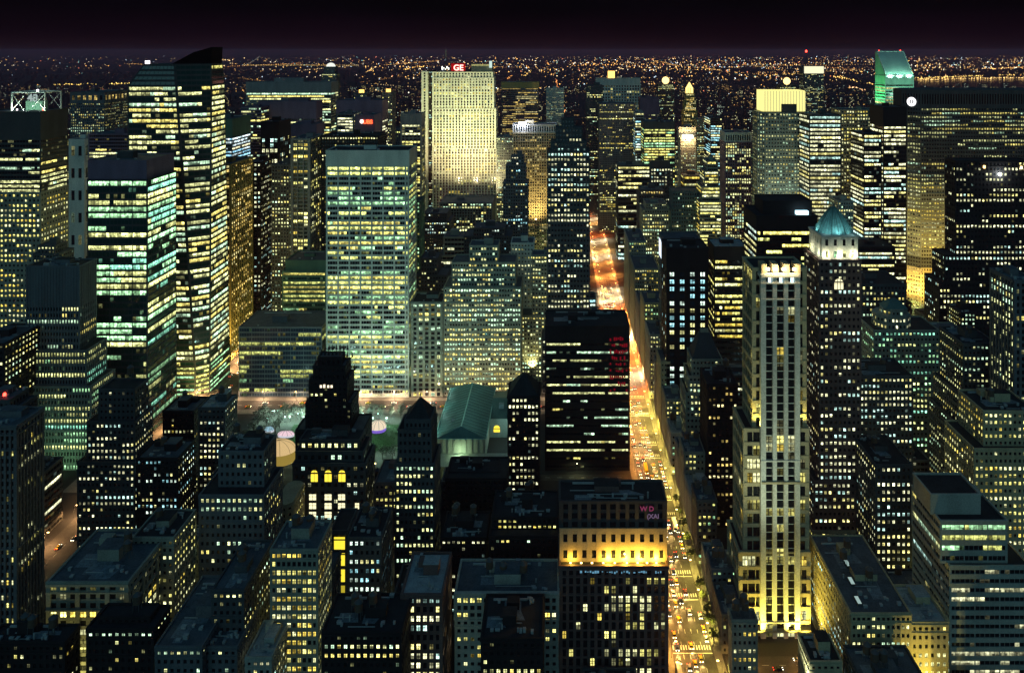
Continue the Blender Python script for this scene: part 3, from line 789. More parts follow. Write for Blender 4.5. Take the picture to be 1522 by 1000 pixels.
# --- black crowned tower
r_rad,cr,_ = T('crowned_tower','black gothic tower with a ragged crown rising in front of the white slab', 556, 24,
  [(440,540,640,{'p':.02}),(455,522,600,{'p':.05,'fo':2,'bo':2}),(460,516,566,{'p':.06,'fo':3.5,'bo':3}),(466,513,545,{'p':.02,'fo':5,'bo':5}),(473,507,532,{'p':0,'fo':7,'bo':7})], wall='black', pal='pale', bay=3.4, cat='skyscraper', kit='', seed='rad', full=0, dead=.5)
m = MB(); rng = random.Random(4)
for (xa,xb,yt,f_) in ((455,522,600,2),(460,516,566,3.5),(466,513,545,5),(473,507,532,7)):
    for k in range(7):
        x = ux(xa+(xb-xa)*k/6,556,cr)
        for yy in (f_, 24-f_): m = MB(); m.prism([(x-.7,yy-.7,PZ(yt,556)-.5),(x+.7,yy-.7,PZ(yt,556)-.5),(x+.7,yy+.7,PZ(yt,556)-.5),(x-.7,yy+.7,PZ(yt,556)-.5)],[(x-.12,yy-.12,PZ(yt,556)+rng.uniform(2.5,4.5)),(x+.12,yy-.12,PZ(yt,556)+3.6),(x+.12,yy+.12,PZ(yt,556)+3.6),(x-.12,yy+.12,PZ(yt,556)+3.6)]); part(r_rad,'pinnacle',m,[wallmat('black')])
m = MB()
for k,px in enumerate((475,480,486,491)): m = MB(); m.box(ux(px,556,cr)-.75,ux(px,556,cr)+.75,3.0,3.2,PZ(579,556),PZ(575-(k==1),556)); part(r_rad,'crown_window',m,[emit('room_cream',(1,.86,.6),1.6)])
# arched masonry block in front of it
r_arc,ca,_ = T('masonry_block','heavy masonry block with three arched yellow windows and stepped dark terraces', 500, 24,
  [(436,543,690,{'p':.16,'pal':'white'}),(440,540,672,{'p':.4,'fo':3,'fh':5}),(446,534,655,{'p':.35,'fo':6})], wall='umber', style='grid', bay=4.2, fh=5.2, pw=.5, cat='building', roof='tar', seed='arch', kit='mech')
ARCH = emit('room_yellow',(1,.76,.06),1.5)
for px in (467.5,488,508.5):
    m = MB(); x = ux(px,500,ca); hw = 2.2; zb, zs = PZ(715,500), PZ(703,500)
    pts = [(x-hw,zb),(x+hw,zb),(x+hw,zs)] + [(x+hw*math.cos(t),zs+hw*math.sin(t)) for t in [math.pi*k/8 for k in range(1,8)]] + [(x-hw,zs)]
    c = (x,-.52,(zb+zs)/2)
    for i in range(len(pts)):
        a, b = pts[i], pts[(i+1)%len(pts)]; m.tri(c,(a[0],-.52,a[1]),(b[0],-.52,b[1]))
    ob = part(r_arc,'arched_window',m,[ARCH])
    f = MB(); f.box(x-.12,x+.12,-.7,-.55,zb,zs+hw); f.box(x-hw,x+hw,-.7,-.56,zs-.15,zs+.1); f.build('frame',[wallmat('umber')],ob)
for px in (444,465,488,508,531):                       # tall lit window stacks under the arches
    for k in range(5):
        if (px, k) in ((444,4),(531,0)): continue
        m = MB(); x = ux(px,500,ca); zc_ = PZ(738+k*13,500); w_ = 2.2 if px in (465,488,508) else 1.3
        m.box(x-w_,x+w_,-.55,-.5,zc_-1.9,zc_+1.9); ob = part(r_arc,'window',m,[emit('room_pale',(1,.93,.55),1.35)])
        f = MB(); f.box(x-.1,x+.1,-.7,-.57,zc_-1.9,zc_+1.9); f.box(x-w_,x+w_,-.69,-.57,zc_+.3,zc_+.5); f.build('frame',[wallmat('umber')],ob)
# gothic tower with small peak
r_got,cgo,_ = T('stone_tower','slim dark stone tower with a steep little peak left of the library', 455, 22, [(588,645,690,{'p':.62}),(592,641,640,{'p':.05,'fo':1.2,'bo':1.2}),(602,640,625,{'p':0,'fo':3,'bo':3})], wall='umber', pal='pale', bay=2.6, fh=4.4, cat='building', kit='', roof='tar', seed='goth')
m = MB(); z0 = PZ(625,458)+.8; x0,x1 = ux(603,458,cgo), ux(639,458,cgo)
m.prism([(x0,3.4,z0),(x1,3.4,z0),(x1,18.6,z0),(x0,18.6,z0)],[((x0+x1)/2-.6,10,z0+9),((x0+x1)/2+.6,10,z0+9),((x0+x1)/2+.6,12,z0+9),((x0+x1)/2-.6,12,z0+9)]); part(r_got,'peak',m,[ROOFD])
m = MB(); m.bar(((x0+x1)/2,11,z0+8),((x0+x1)/2,11,z0+12),.25,5); part(r_got,'finial',m,[STEEL])
# near centre
T('loft_building','stone loft with bright yellow full width window rows above the bottom edge', 372, 22, [(403,472,818,{'p':.7,'pal':'warm'})], wall='buff', bay=2.5, fh=4.3, pw=.34, sh=.46, cat='building', roof='felt', kit='mech tank', seed='yellowrows', full=.3, lum=1.35)
rs,cs_,_ = T('loft_building','narrow building whose stairwell glows as a stack of yellow squares', 425, 20, [(492,516,790,{'p':.0})], wall='umber', cat='building', kit='', roof='tar')
for k in range(5):
    m = MB(); z = PZ(806+k*24,425); m.box(ux(497,425,cs_),ux(513,425,cs_),-.6,-.55,z-3.4,z+3.4); part(rs,'stair_window',m,[emit('stair_yellow%d'%(k>2),(1,.80,.05),1.2 if k < 3 else .5)])
T('loft_building','dark loft with white corner piers and blue and yellow window pairs', 402, 26, [(518,566,800,{'p':.6,'pal':'cool'})], wall='umber', bay=3.0, fh=4.6, cat='building', roof='tar', kit='mech tank')
T('loft_building','dark brick loft with arched top storey and a pale blue side roof', 372, 30, [(598,656,884,{'p':.4,'pal':'white'})], wall='brick', style='pier', bay=2.9, fh=4.6, cat='building', roof='pale', kit='mech')
r_u,cuu,_ = T('loft_building','wide stone palace with a row of giant columns at the bottom edge', 386, 26, [(677,829,918,{'p':.28,'pal':'warm'}),(677,829,886,{'p':.5,'style':'pier','bay':3.4,'pal':'warm','fo':-.4,'bo':0,'pw':.36})], wall='stone', bay=3.4, cat='building', roof='felt', kit='mech tank', seed='palace')
m = MB()
m.box(ux(676,386,cuu),ux(830,386,cuu),-1.6,.2,PZ(884,386)+1.02,PZ(884,386)+2.0); m.box(ux(676,386,cuu),ux(830,386,cuu),-1.3,.2,PZ(919,386)-.4,PZ(919,386)+.5); part(r_u,'cornice',m,[wallmat('stone')])
T('loft_building','dark court block with one green lamp in front of the columned palace', 352, 28, [(716,806,950,{'p':.03})], wall='black', cat='building', roof='tar', kit='mech')
T('loft_building','black stepped roof block with pale ledges and yellow windows behind the columned palace', 432, 34, [(728,828,798,{'p':.08}),(732,828,770,{'p':.25,'pal':'warm','fo':7,'bo':1})], wall='black', cat='building', roof='tar', kit='mech tank')
T('loft_building','dark roofed block with one row of dotted windows in front of the library', 505, 26, [(663,752,712,{'p':.0}),(668,740,703,{'p':0,'fo':8})], wall='black', cat='building', roof='tar', kit='mech', onlytop=1)
T('loft_building','curved corner house lit yellow from the street', 470, 26, [(407,433,752,{'p':.4,'pal':'warm','cham':3})], wall='sand', cat='building', roof='tar', kit='')
T('loft_building','dark roof block left of the dark brick loft, lowest at the bottom edge', 350, 24, [(480,596,940,{'p':.05})], wall='black', cat='building', roof='tar', kit='mech tank')
T('loft_building','dark block with three lit windows right of the slim peaked stone tower', 440, 24, [(656,722,800,{'p':.06,'pal':'white'})], wall='black', cat='building', roof='tar', kit='mech tank')
T('loft_building','low block with white vents on its roof between bright window wall and stairwell stack', 398, 14, [(476,494,846,{'p':.2})], wall='umber', cat='building', roof='felt', kit='')

# --- brownish block at bottom centre with amber loggia
r_lt,clt,inl = T('brick_block','brown brick block on the avenue corner with a blazing amber loggia under a dark attic', 391, 27,
  [(833,991,842,{'p':.24,'style':'pier','bay':3.7,'pw':.44,'sh':.2,'fh':4.4,'pal':'warm','wall':'brick','full':.04,'lum':1.3,'corr':.3}),(833,990,787,{'p':.0,'style':'grid','wall':'sand','bay':4.8,'fh':8.8,'pw':.55,'sh':.5,'fo':4}),(833,989,746,{'p':0,'style':'pier','wall':'dark','bay':5,'pw':.4,'fo':4.8})],
  wall='brick', cat='building', roof='tar', kit='mech', seed='loggia')
m = MB()
rng = random.Random(6)
for k in range(34):
    px0 = 862+k*3.6
    if rng.random() < .28: continue
    m.box(ux(px0,391,clt),ux(px0+rng.uniform(1.2,3.4),391,clt),-.85,-.8,PZ(851-rng.random()*3,391),PZ(845+rng.random()*3,391))
part(r_lt,'shop_screen',m,[emit('screen_blue',(.22,.55,.80),.55)])
for px in (848,864,880,897,914,932,948,962,976): m = MB(); m.box(ux(px,391,clt)-.5,ux(px,391,clt)+.5,.8,1.4,PZ(842,391)+1.05,PZ(842,391)+1.5); fx = part(r_lt,'floodlight',m,[emit('amber_bright',(1,.72,.25),6)])
for px in (850,905,930,952,976): lamp('POINT', r_lt, (ux(px,391,clt),1.4,PZ(842,391)+2.2), 10500 if px > 890 else 3200, (1,.55,.06), .3)
NEON = emit('neon_pink',(.75,.12,.3),.28)
text(r_lt,'sign_letters','W D',(ux(963,391,clt),3.9,PZ(766,391)),3.4,NEON,depth=.1)
text(r_lt,'sign_letters','(XAI',(ux(972,391,clt),3.9,PZ(777,391)),3.2,emit('neon_mauve',(.45,.3,.5),.3),depth=.1)
# ------------------------------------------------------------------ right half: far to near
rg,cg,_ = T('office_tower','far wide slab with white vertical piers and an amber roof glow', 1950, 40, [(887,951,117,{'p':.45,'pal':'warm','blank':16})], wall='white', style='pier', bay=7, fh=7, pd=1.5, cat='skyscraper', cap=60, lum=.7)
m = MB(); m.box(ux(904,1950,cg),ux(914,1950,cg),8,14,PZ(117,1950),PZ(106,1950)); part(rg,'roof_lamp',m,[emit('amber',(1,.55,.12),3)])
T('office_tower','plain dark tower at the left of the far pier slab, rising along the avenue', 1500, 40, [(872,896,128,{'p':.10})], wall='umber', cat='skyscraper', part=False)
T('office_tower','dark blue tower with thinly scattered orange and white windows', 1360, 50, [(891,944,155,{'p':.17,'pal':'warm'})], wall='slate', cat='skyscraper', glass='blue', part=True, cap=60)
T('office_tower','tower banded with yellow window strips right of the dark blue tower', 1200, 40, [(957,1003,182,{'p':.85,'pal':'lime','blank':10})], wall='dark', style='strip', cat='skyscraper', grp=4, gw=1.0, cap=60)
T('office_tower','slim tower of white and blue windows tucked beside the yellow banded tower', 1290, 30, [(944,957,168,{'p':.7,'pal':'cool'})], wall='grey', style='strip', cat='skyscraper', cap=40)
T('office_tower','pale blank topped box behind the yellow banded tower', 1720, 40, [(952,980,146,{'p':.15,'blank':36})], wall='mauve', cat='skyscraper', part=False)
rs1,cs1,_ = T('golden_spire_tower','slender tower with a glowing golden lantern crown', 1800, 26, [(1016,1036,165,{'p':.5,'pal':'gold'}),(1017.5,1034.5,150,{'p':.6,'pal':'gold'}),(1020,1032,140,{'p':.8,'pal':'gold'})], wall='gold', style='pier', bay=4, cat='skyscraper', part=True, cap=60, kit='')
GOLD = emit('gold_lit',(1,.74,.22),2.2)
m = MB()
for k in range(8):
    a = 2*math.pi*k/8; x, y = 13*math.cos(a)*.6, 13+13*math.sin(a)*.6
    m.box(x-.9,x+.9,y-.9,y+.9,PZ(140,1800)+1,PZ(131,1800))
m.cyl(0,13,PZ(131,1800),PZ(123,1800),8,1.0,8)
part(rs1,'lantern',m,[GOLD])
rl,cl_,_ = T('office_tower','grey tower under a blinding orange white roof lamp', 1300, 30, [(1012,1034,206,{'p':.45}),(1009,1034,190,{'p':.2,'fo':10})], wall='grey', cat='skyscraper', cap=60)
m = MB(); m.box(ux(1014,1300,cl_),ux(1030,1300,cl_),-.5,1.2,PZ(207,1300),PZ(201,1300)); part(rl,'roof_lamp',m,[emit('lamp_orangewhite',(1,.8,.45),10)])
lamp('POINT', rl, (ux(1022,1300,cl_),-6,PZ(203,1300)), 150000, (1,.62,.25), 1)
T('office_tower','cream gridded tower right of the golden lantern tower', 1480, 30, [(1036,1056,178,{'p':.6})], wall='sand', cat='skyscraper', cap=60)
T('office_tower','dark tower with slanting lit rows behind the white finned tower', 1400, 60, [(1056,1073,176,{'p':.7,'pal':'cool'})], wall='dark', style='strip', cat='skyscraper', cap=60)
T('office_tower','office tower with white fins at its blank top and dense yellow windows', 1100, 34, [(1078,1116,212,{'p':.7,'pal':'pale'}),(1078,1116,198,{'p':0,'fh':14,'fo':.3,'bo':.3,'wall':'white'})], wall='mauve', style='pier', bay=3.4, pd=.9, cat='skyscraper', cap=80)
T('stone_tower','wedding cake stepped tower glowing yellow in front of the white finned tower', 980, 40, [(1040,1072,300,{'p':.8,'pal':'warm'}),(1043,1070,278,{'p':.8,'pal':'warm'}),(1047,1068,255,{'p':.5,'pal':'warm'}),(1051,1067,240,{'p':.1})], wall='buff', style='strip', cat='building', cap=60)
r_cr,ccr,_ = T('office_tower','chamfered tower with a big glowing slatted crown and dense greenish windows', 1000, 40, [(1127,1203,300,{'p':.62,'cham':8,'pal':'green'}),(1128,1202,168,{'p':.66,'cham':8,'pal':'pale','fo':.5,'bo':.5})], wall='buff', cat='skyscraper', bay=3.6, fh=4.6, cap=100, kit='', lum=1.0)
m = MB(); z0, z1 = PZ(167,1002)+1, PZ(135,1002)
x0,x1 = ux(1134,1002,ccr),ux(1198,1002,ccr)
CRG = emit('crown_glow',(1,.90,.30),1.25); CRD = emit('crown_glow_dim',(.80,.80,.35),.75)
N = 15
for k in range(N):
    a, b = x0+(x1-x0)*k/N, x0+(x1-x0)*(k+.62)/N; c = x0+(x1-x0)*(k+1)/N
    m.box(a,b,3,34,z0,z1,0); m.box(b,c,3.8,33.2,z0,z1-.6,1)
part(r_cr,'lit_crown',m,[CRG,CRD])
m = MB(); m.box(ux(1162,1000,ccr),ux(1184,1000,ccr),-.5,2.9,PZ(168,1000),PZ(155,1000)); part(r_cr,'roof_house',m,[wallmat('dark')])
T('office_tower','tower of unbroken bright white ribbon floors right of the glowing crown', 950, 40, [(1203,1250,340,{'p':.5}),(1203,1250,172,{'p':.97,'pal':'white','full':.6,'dead':0,'fo':.3,'bo':.3})], wall='dark', style='strip', bay=3.4, fh=4.9, cat='skyscraper', grp=3, gw=.6, lum=1.3, cap=60)
rm,cm,_ = T('office_tower','far dark tower with a cream lit top band and a red tipped mast', 1900, 36, [(1195,1224,110,{'p':.3}),(1194,1225,99,{'p':0,'solid':True,'fo':-.5})], wall='slate', cat='skyscraper', cap=40, kit='')
m = MB(); m.box(ux(1195,1900,cm),ux(1224,1900,cm),-2.2,-1.9,PZ(110,1900)+1,PZ(99,1900)); part(rm,'lit_band',m,[emit('cream_lit',(1,.93,.6),1.2)])
m = MB(); m.bar((ux(1201,1900,cm),14,PZ(99,1900)),(ux(1201,1900,cm),14,PZ(77,1900)),.7); part(rm,'mast',m,[STEEL])
m = MB(); m.cyl(ux(1201,1900,cm),14,PZ(78,1900),PZ(75,1900),2.4,2,8); part(rm,'beacon',m,[emit('beacon_red',(1,.05,.03),9)])
for (px,py,lb) in ((1171,121,'far block under a round golden roof lamp left of the cream topped mast tower'),(990,120,'far block under a round pink and gold roof lamp above the yellow banded tower')):
    rr,c_,_ = T('office_block',lb, 1850, 26, [(px-12,px+12,py+6,{'p':.3})], wall='umber', cat='skyscraper', part=True, cap=20, kit='')
    m = MB()
    for k in range(5):
        t0,t1 = math.pi*(k/5-.5), math.pi*((k+1)/5-.5)
        m.cyl(0,8,PZ(py,1850)+9*math.sin(t0),PZ(py,1850)+9*math.sin(t1),max(9*math.cos(t0),.05),max(9*math.cos(t1),.05),10,0,False)
    part(rr,'lamp_globe',m,[emit('globe_gold',(1,.70,.25),2.6)])
# slanted roof tower
YC = 1500
r_ct,cct,_ = T('slanted_roof_tower','green lit tower with a steep slanted roof', YC, 48, [(1316,1358,165,{'p':.55}),(1316,1358,125,{'p':.85,'full':.3,'pal':'white'}),(1316,1358,113,{'p':0,'solid':True})], wall='white', style='strip', step=0, fh=5.5, cat='skyscraper', kit='', lum=.85, cap=60, parapet=.2, side={'p':.3,'pal':'green'})
x0,x1 = ux(1316,YC,cct),ux(1358,YC,cct); z0,z1 = PZ(113,YC)+.2, PZ(77,YC+48)
SL = surface('roof_alu',(.45,.55,.5),rough=.45,var=.25,scale=.05)
m = MB(); m.quad((x0,0,z0),(x1,0,z0),(x1,42,z1),(x0,42,z1)); m.quad((x0,42,z1),(x1,42,z1),(x1,48,z1),(x0,48,z1)); m.quad((x1,48,z0),(x0,48,z0),(x0,48,z1),(x1,48,z1)); m.v += []
for x,fl in ((x0,1),(x1,0)):
    k = len(m.v); m.v += ((x,0,z0),(x,48,z0),(x,48,z1),(x,42,z1)); m.f.append((k,k+3,k+2,k+1) if fl else (k,k+1,k+2,k+3)); m.m.append(0); m.g.append(None)
ro = part(r_ct,'slanted_roof',m,[SL])
m = MB(); RIM = wallmat('white')
for x in (x0+.9,x1-.9): m.bar((x,0,z0+.8),(x,42,z1+.8),1.1,4)
m.bar((x0,0,z0+.8),(x1,0,z0+.8),1.1,4); m.bar((x0,42,z1+.6),(x1,42,z1+.6),.9,4); m.build('rim',[RIM],ro)
m = MB()
for x in (x0+6,x1-6): m.cyl(x,45,z1,z1+3,1.2,1.0,6)
part(r_ct,'beacon',m,[emit('beacon_red',(1,.05,.03),6)])
for k in range(3): lamp('SPOT', r_ct, (x0+(x1-x0)*(k+.5)/3,-7,z0-1), 38000, (.40,1,.74), 1, (cct+x0+(x1-x0)*(k+.5)/3, YC+20, z0+14), 120, .8)
for y in (8,38): lamp('SPOT', r_ct, (x0-26,y,z0-60), 110000, (.08,1,.30), 1, (cct+x0, YC+y, z0+5), 130, .8)
lamp('SPOT', r_ct, ((x0+x1)/2,-45,z0-60), 130000, (.25,1,.60), 1, (cct, YC, z0+5), 110, .8)
# rest of the right background
T('office_tower','broad gridded tower behind the white ribbon tower with a bright corner lamp', 1120, 40, [(1250,1310,164,{'p':.6,'pal':'warm'})], wall='buff', cat='skyscraper', bay=4, fh=5, cap=80)
T('office_tower','dark tower with slanting side rows of small white windows', 880, 40, [(1284,1310,200,{'p':.7,'pal':'white','side':{'p':.75}})], wall='black', style='strip', bay=3, cat='skyscraper', fh=4.6, grp=2, gw=.8, cap=70)
T('office_tower','black topped tower with bright white rows left of the broad black slab', 930, 40, [(1313,1347,160,{'p':.75,'pal':'white','blank':22,'side':{'p':.65}})], wall='black', style='strip', bay=3.2, fh=4.9, cat='skyscraper', cap=70)
YM = 950
PM = lambda px, y=0: PX(px, YM+y)
cml = (448+600)/2
def pm(*a): return [(x-cml, y) for x, y in a]
oct_ = pm((446,0),(600,0),(614,16),(614,40),(600,56),(446,56),(430,40),(430,16))
r_met,cmm,_ = T('broad_slab','immense broad dark slab with angled ends, lit window rows and a white round emblem', YM, 56,
  [(446,600,PZ(398,YM),{'poly':(oct_,oct_),'p':.75,'wall':'sand','pal':'gold','dead':.02,'flat':False}),(446,600,PZ(382,YM),{'poly':(oct_,oct_),'p':0,'fo':0,'bo':0,'flat':False}),(446,600,PZ(270,YM),{'poly':(oct_,oct_),'p':.72,'fo':0,'bo':0,'flat':False,'pal':'warm','wall':'buff'}),(446,600,PZ(160,YM),{'poly':(oct_,oct_),'p':.64,'fo':0,'bo':0,'flat':False,'pal':'pale','wall':'umber'}),(446,600,PZ(135,YM),{'poly':(oct_,oct_),'p':0,'fo':0,'bo':0,'style':'pier','fh':20})],
  wall='umber', world=True, style='grid', bay=3.2, fh=4.9, cat='skyscraper', kit='', corr=.8, full=.14, pw=.4, seed='slab', lum=1.05)
Vn = Vector((-16,16,0)).normalized(); 
m = MB(); c = Vector((438-cmm, 8, PZ(152,YM))); u = Vector((16,-16,0)).normalized(); nn = Vector((-1,-1,0)).normalized()
c = c + nn*2.2
for k in range(16):
    a0,a1 = 2*math.pi*k/16, 2*math.pi*(k+1)/16
    P_ = lambda a,r: tuple(c+u*r*math.cos(a)+Vector((0,0,r*math.sin(a))))
    m.quad(P_(a0,2.6),P_(a0,5.6),P_(a1,5.6),P_(a1,2.6))
m.quad(*[tuple(c+u*a+Vector((0,0,b))) for a,b in ((-.8,-1.6),(.8,-1.6),(.8,1.6),(-.8,1.6))])
part(r_met,'emblem',m,[emit('emblem_white',(1,.97,.98),2.2)])
r_lin,cln,_ = T('stone_tower','great black tower at the right edge with sparse white windows and roof lamps', 770, 24,
  [(1396,1530,420,{'p':.42,'fo':-6}),(1404,1530,380,{'p':.3,'fo':-3}),(1420,1530,240,{'p':.24,'fo':0})], wall='black', pal='white', bay=3.6, fh=5.2, pw=.5, cat='skyscraper', seed='linc', corr=.55, kit='', roof='tar', side={'p':.3})
for px,py,c,s in ((1462,248,(1,.6,.2),5),(1485,259,(.95,1,.95),16),(1517,249,(1,.7,.3),5)):
    m = MB(); m.cyl(ux(px,770,cln),-1.2,PZ(py+2,770),PZ(py-2,770),1.1,1.1,8); part(r_lin,'roof_lamp',m,[emit('lamp_%d'%px,c,s)])
lamp('POINT', r_lin, (ux(1485,770,cln),-4,PZ(259,770)), 9000, (.95,1,.95), .6)
T('stone_block','low block with a dark pediment and cornice above rows of square windows', 650, 40, [(1276,1345,424,{'p':.6,'pal':'pale'})], wall='umber', cat='building', bay=3, fh=4.6, roof='tar', kit='mech', seed='ped')
T('office_block','dark block of white window rows right of the cream crowned tower', 800, 40, [(1262,1330,368,{'p':.5,'pal':'white'})], wall='black', style='strip', cat='office building', roof='tar', cap=40)
T('office_tower','pale narrow block in the gap above the pediment block', 880, 30, [(1246,1268,300,{'p':.4})], wall='stone', cat='office building', cap=40)
rpv,cpv,_ = T('stone_block','greenish cornice hotel with an octagonal pavilion tower', 615, 32, [(1299,1396,492,{'p':.62,'pal':'green'}),(1308,1358,472,{'p':.6,'pal':'white','fo':2,'bo':8,'cham':6}),(1316,1352,462,{'p':.5,'fo':5,'bo':11,'cham':5})], wall='buff', cat='building', bay=3.1, fh=4.5, kit='', seed='pav', roof='tar')
m = MB(); z0 = PZ(462,620)+1; x0,x1 = ux(1317,620,cpv),ux(1351,620,cpv)
m.prism([(x0,6,z0),(x1,6,z0),(x1,20,z0),(x0,20,z0)],[((x0+x1)/2-3,11,z0+6),((x0+x1)/2+3,11,z0+6),((x0+x1)/2+3,15,z0+6),((x0+x1)/2-3,15,z0+6)]); part(rpv,'pavilion_roof',m,[COPPER])
T('stone_block','right wing of dark stone with green lit cornice between pavilion hotel and black tower', 690, 30, [(1346,1440,498,{'p':.5,'pal':'lime'})], wall='buff', cat='building', bay=3.2)
T('stone_tower','stepped dark stone block with a slanting window wall and thin lit ledges', 520, 40, [(1424,1500,632,{'p':.62}),(1426,1492,588,{'p':.5,'fo':2}),(1432,1482,512,{'p':.36,'fo':4})], wall='umber', cat='building', bay=2.8, pal='pale', seed='stepr', roof='tar', kit='mech tank', side={'p':.7})
T('stone_block','dark roofed block with even rows of cool windows right of the cream crowned tower', 530, 30, [(1278,1356,560,{'p':.7,'pal':'white'})], wall='umber', cat='building', bay=2.7, fh=4.2, roof='tar', kit='mech tank', seed='cool')
T('apartment_tower','ribbed tower slice at the right picture edge', 482, 26, [(1508,1540,418,{'p':.15,'style':'pier','side':{'p':.55}})], wall='slate', cat='apartment tower', seed='rslice')
T('stone_block','block with arched window tiers behind the white strip building', 470, 36, [(1302,1354,692,{'p':.75,'pal':'white','side':{'p':.6}})], wall='umber', cat='building', bay=2.9, fh=4.6, roof='tar', kit='mech tank', seed='archr')
r_y2,cy2,_ = T('stone_block','cornice edged stone block glowing yellow at the right picture edge', 452, 34, [(1448,1540,668,{'p':.7,'pal':'warm','side':{'p':.7}}),(1462,1540,612,{'p':.6,'pal':'warm','fo':4,'side':{'p':.7}})], wall='sand', cat='building', bay=2.8, fh=4.3, roof='tar', kit='mech tank', seed='corn')
T('strip_building','pale concrete block with long bright window strips and a blank penthouse box', 385, 40, [(1412,1530,842,{'p':.22,'full':.1,'pal':'white','lum':.8}),(1398,1496,775,{'p':.5,'full':.1,'lum':1.1,'pal':'lime','fo':3,'bo':6,'side':{'p':.6,'pal':'pale'}}),(1384,1456,736,{'p':0,'solid':True,'fo':9,'bo':12})], wall='stone', style='strip', cat='office building', bay=2.4, fh=4.6, sh=.52, roof='tar', kit='', seed='strip', grp=5, gw=.6)
r_ll,cll,_ = T('loft_building','long low loft with a skylit dark roof and yellow lit end wall at lower right', 377, 60, [(1265,1353,912,{'p':.55,'pal':'pale','side':{'p':.3,'pal':'cool'}})], wall='sand', cat='building', bay=2.5, fh=4.3, pw=.4, roof='felt', kit='mech tank', seed='longloft', parapet=.8)
m = MB(); zr_ = PZ(912,377)
for qx,qy in ((-8,8),(-6,22),(-3,36),(2,48),(6,30)):
    m = MB(); m.box(qx-1.2,qx+1.2,qy-3,qy+3,zr_+.1,zr_+1.2); sk_ = part(r_ll,'skylight',m,[STEEL])
    if qx < -2: m = MB(); m.box(qx-.9,qx+.9,qy-2.6,qy+2.6,zr_+1.2,zr_+1.3); m.build('skylight_pane',[emit('skylight_pale',(.6,.85,.8),.55)],sk_)
T('loft_building','yellow stone loft right of the long skylit loft', 379, 26, [(1354,1408,926,{'p':.55,'pal':'pale'})], wall='sand', cat='building', bay=2.9, fh=4.3, roof='pale', kit='mech', seed='yloft')
T('loft_building','small tan house at the bottom edge by the orange lit street', 352, 16, [(1204,1250,984,{'p':.2})], wall='sand', cat='building', roof='tar', kit='mech', seed='tan')
T('stone_block','very dark stone block with few orange windows, left of the pale piered tower', 520, 26, [(1052,1096,572,{'p':.16,'pal':'gold'})], wall='black', cat='building', bay=2.8, roof='tar', kit='mech tank', seed='darkst')
# black tower with blue white square windows
T('office_tower','matt black tower with four columns of square blue white windows', 640, 30, [(991,1052,370,{'p':.80,'pal':'cool','blank':18,'onlytop':17,'side':{'p':.35}})], wall='black', bay=8.6, fh=5.9, pw=.58, sh=.46, cat='skyscraper', roof='tar', seed='bluesq', kit='mech', glass='blue', full=.2, dead=.05)
m = MB(); T0 = bpy.data.objects[-1] if False else None
T('office_block','low block behind the matt black tower with a lit white and blue side billboard', 690, 26, [(986,1040,356,{'p':.1})], wall='slate', cat='office building', roof='felt', kit='')
rb_ = [o for o in bpy.data.objects if o.get('label','').startswith('low block behind the matt black')][0]
c_ = rb_.location.x
m = MB(); m.box(PX(986,690)-c_-1.4,PX(986,690)-c_-1.0,2,20,PZ(382,700),PZ(357,700)); part(rb_,'billboard',m,[emit('billboard_white',(.75,.88,1),1.5)])
T('office_tower','dark tower with yellow lit rows on its upper half, left of the pale piered tower', 682, 30, [(1062,1111,368,{'p':.75,'pal':'warm','onlytop':14,'blank':10})], wall='black', style='strip', bay=2.2, fh=5.0, sh=.5, cat='skyscraper', roof='pale', kit='mech', seed='ylwrow', corr=.75)
T('office_tower','wide dark tower with solid yellow ribbon floors behind the cream crown', 640, 44, [(1125,1214,322,{'p':.88,'pal':'lime','blank':11,'full':.35,'side':{'p':.75,'pal':'cool'}}),(1135,1206,300,{'p':0,'solid':True,'fo':8,'bo':8})], wall='black', style='strip', bay=2.6, fh=5.2, sh=.5, cat='skyscraper', roof='tar', kit='', seed='ribbon', dead=.02)
rb_ = [o for o in bpy.data.objects if o.get('label','').startswith('wide dark tower with solid yellow')][0]; c_ = rb_.location.x
m = MB(); z = PZ(322,640); m.box(PX(1185,640)-c_,PX(1203,640)-c_,2,6,z+1,z+4); part(rb_,'roof_lamp',m,[emit('lamp_icy',(.5,.85,1),3)])
# pyramid roofed stone block
r_py,cpy,_ = T('stone_block','grey stone block with a dark pyramid roof between the black tower and the avenue', 572, 26, [(1020,1078,585,{'p':.6}),(1024,1076,560,{'p':.5,'fo':1}),(1029,1073,535,{'p':.35,'fo':2.5,'bo':2})], wall='buff', cat='building', bay=2.9, fh=4.5, kit='', roof='tar', seed='pyrb')
m = MB(); z0 = PZ(535,574)+.8; x0,x1 = ux(1030,574,cpy),ux(1072,574,cpy)
m.prism([(x0,3.4,z0),(x1,3.4,z0),(x1,23,z0),(x0,23,z0)],[((x0+x1)/2-4,11,z0+16),((x0+x1)/2+4,11,z0+16),((x0+x1)/2+4,15,z0+16),((x0+x1)/2-4,15,z0+16)]); part(r_py,'pyramid_roof',m,[surface('slate_roof',(.03,.045,.055),rough=.6)])
m = MB(); m.box((x0+x1)/2-3,(x0+x1)/2+3,12,14.5,z0+16,z0+18.5); part(r_py,'roof_house',m,[wallmat('buff')])
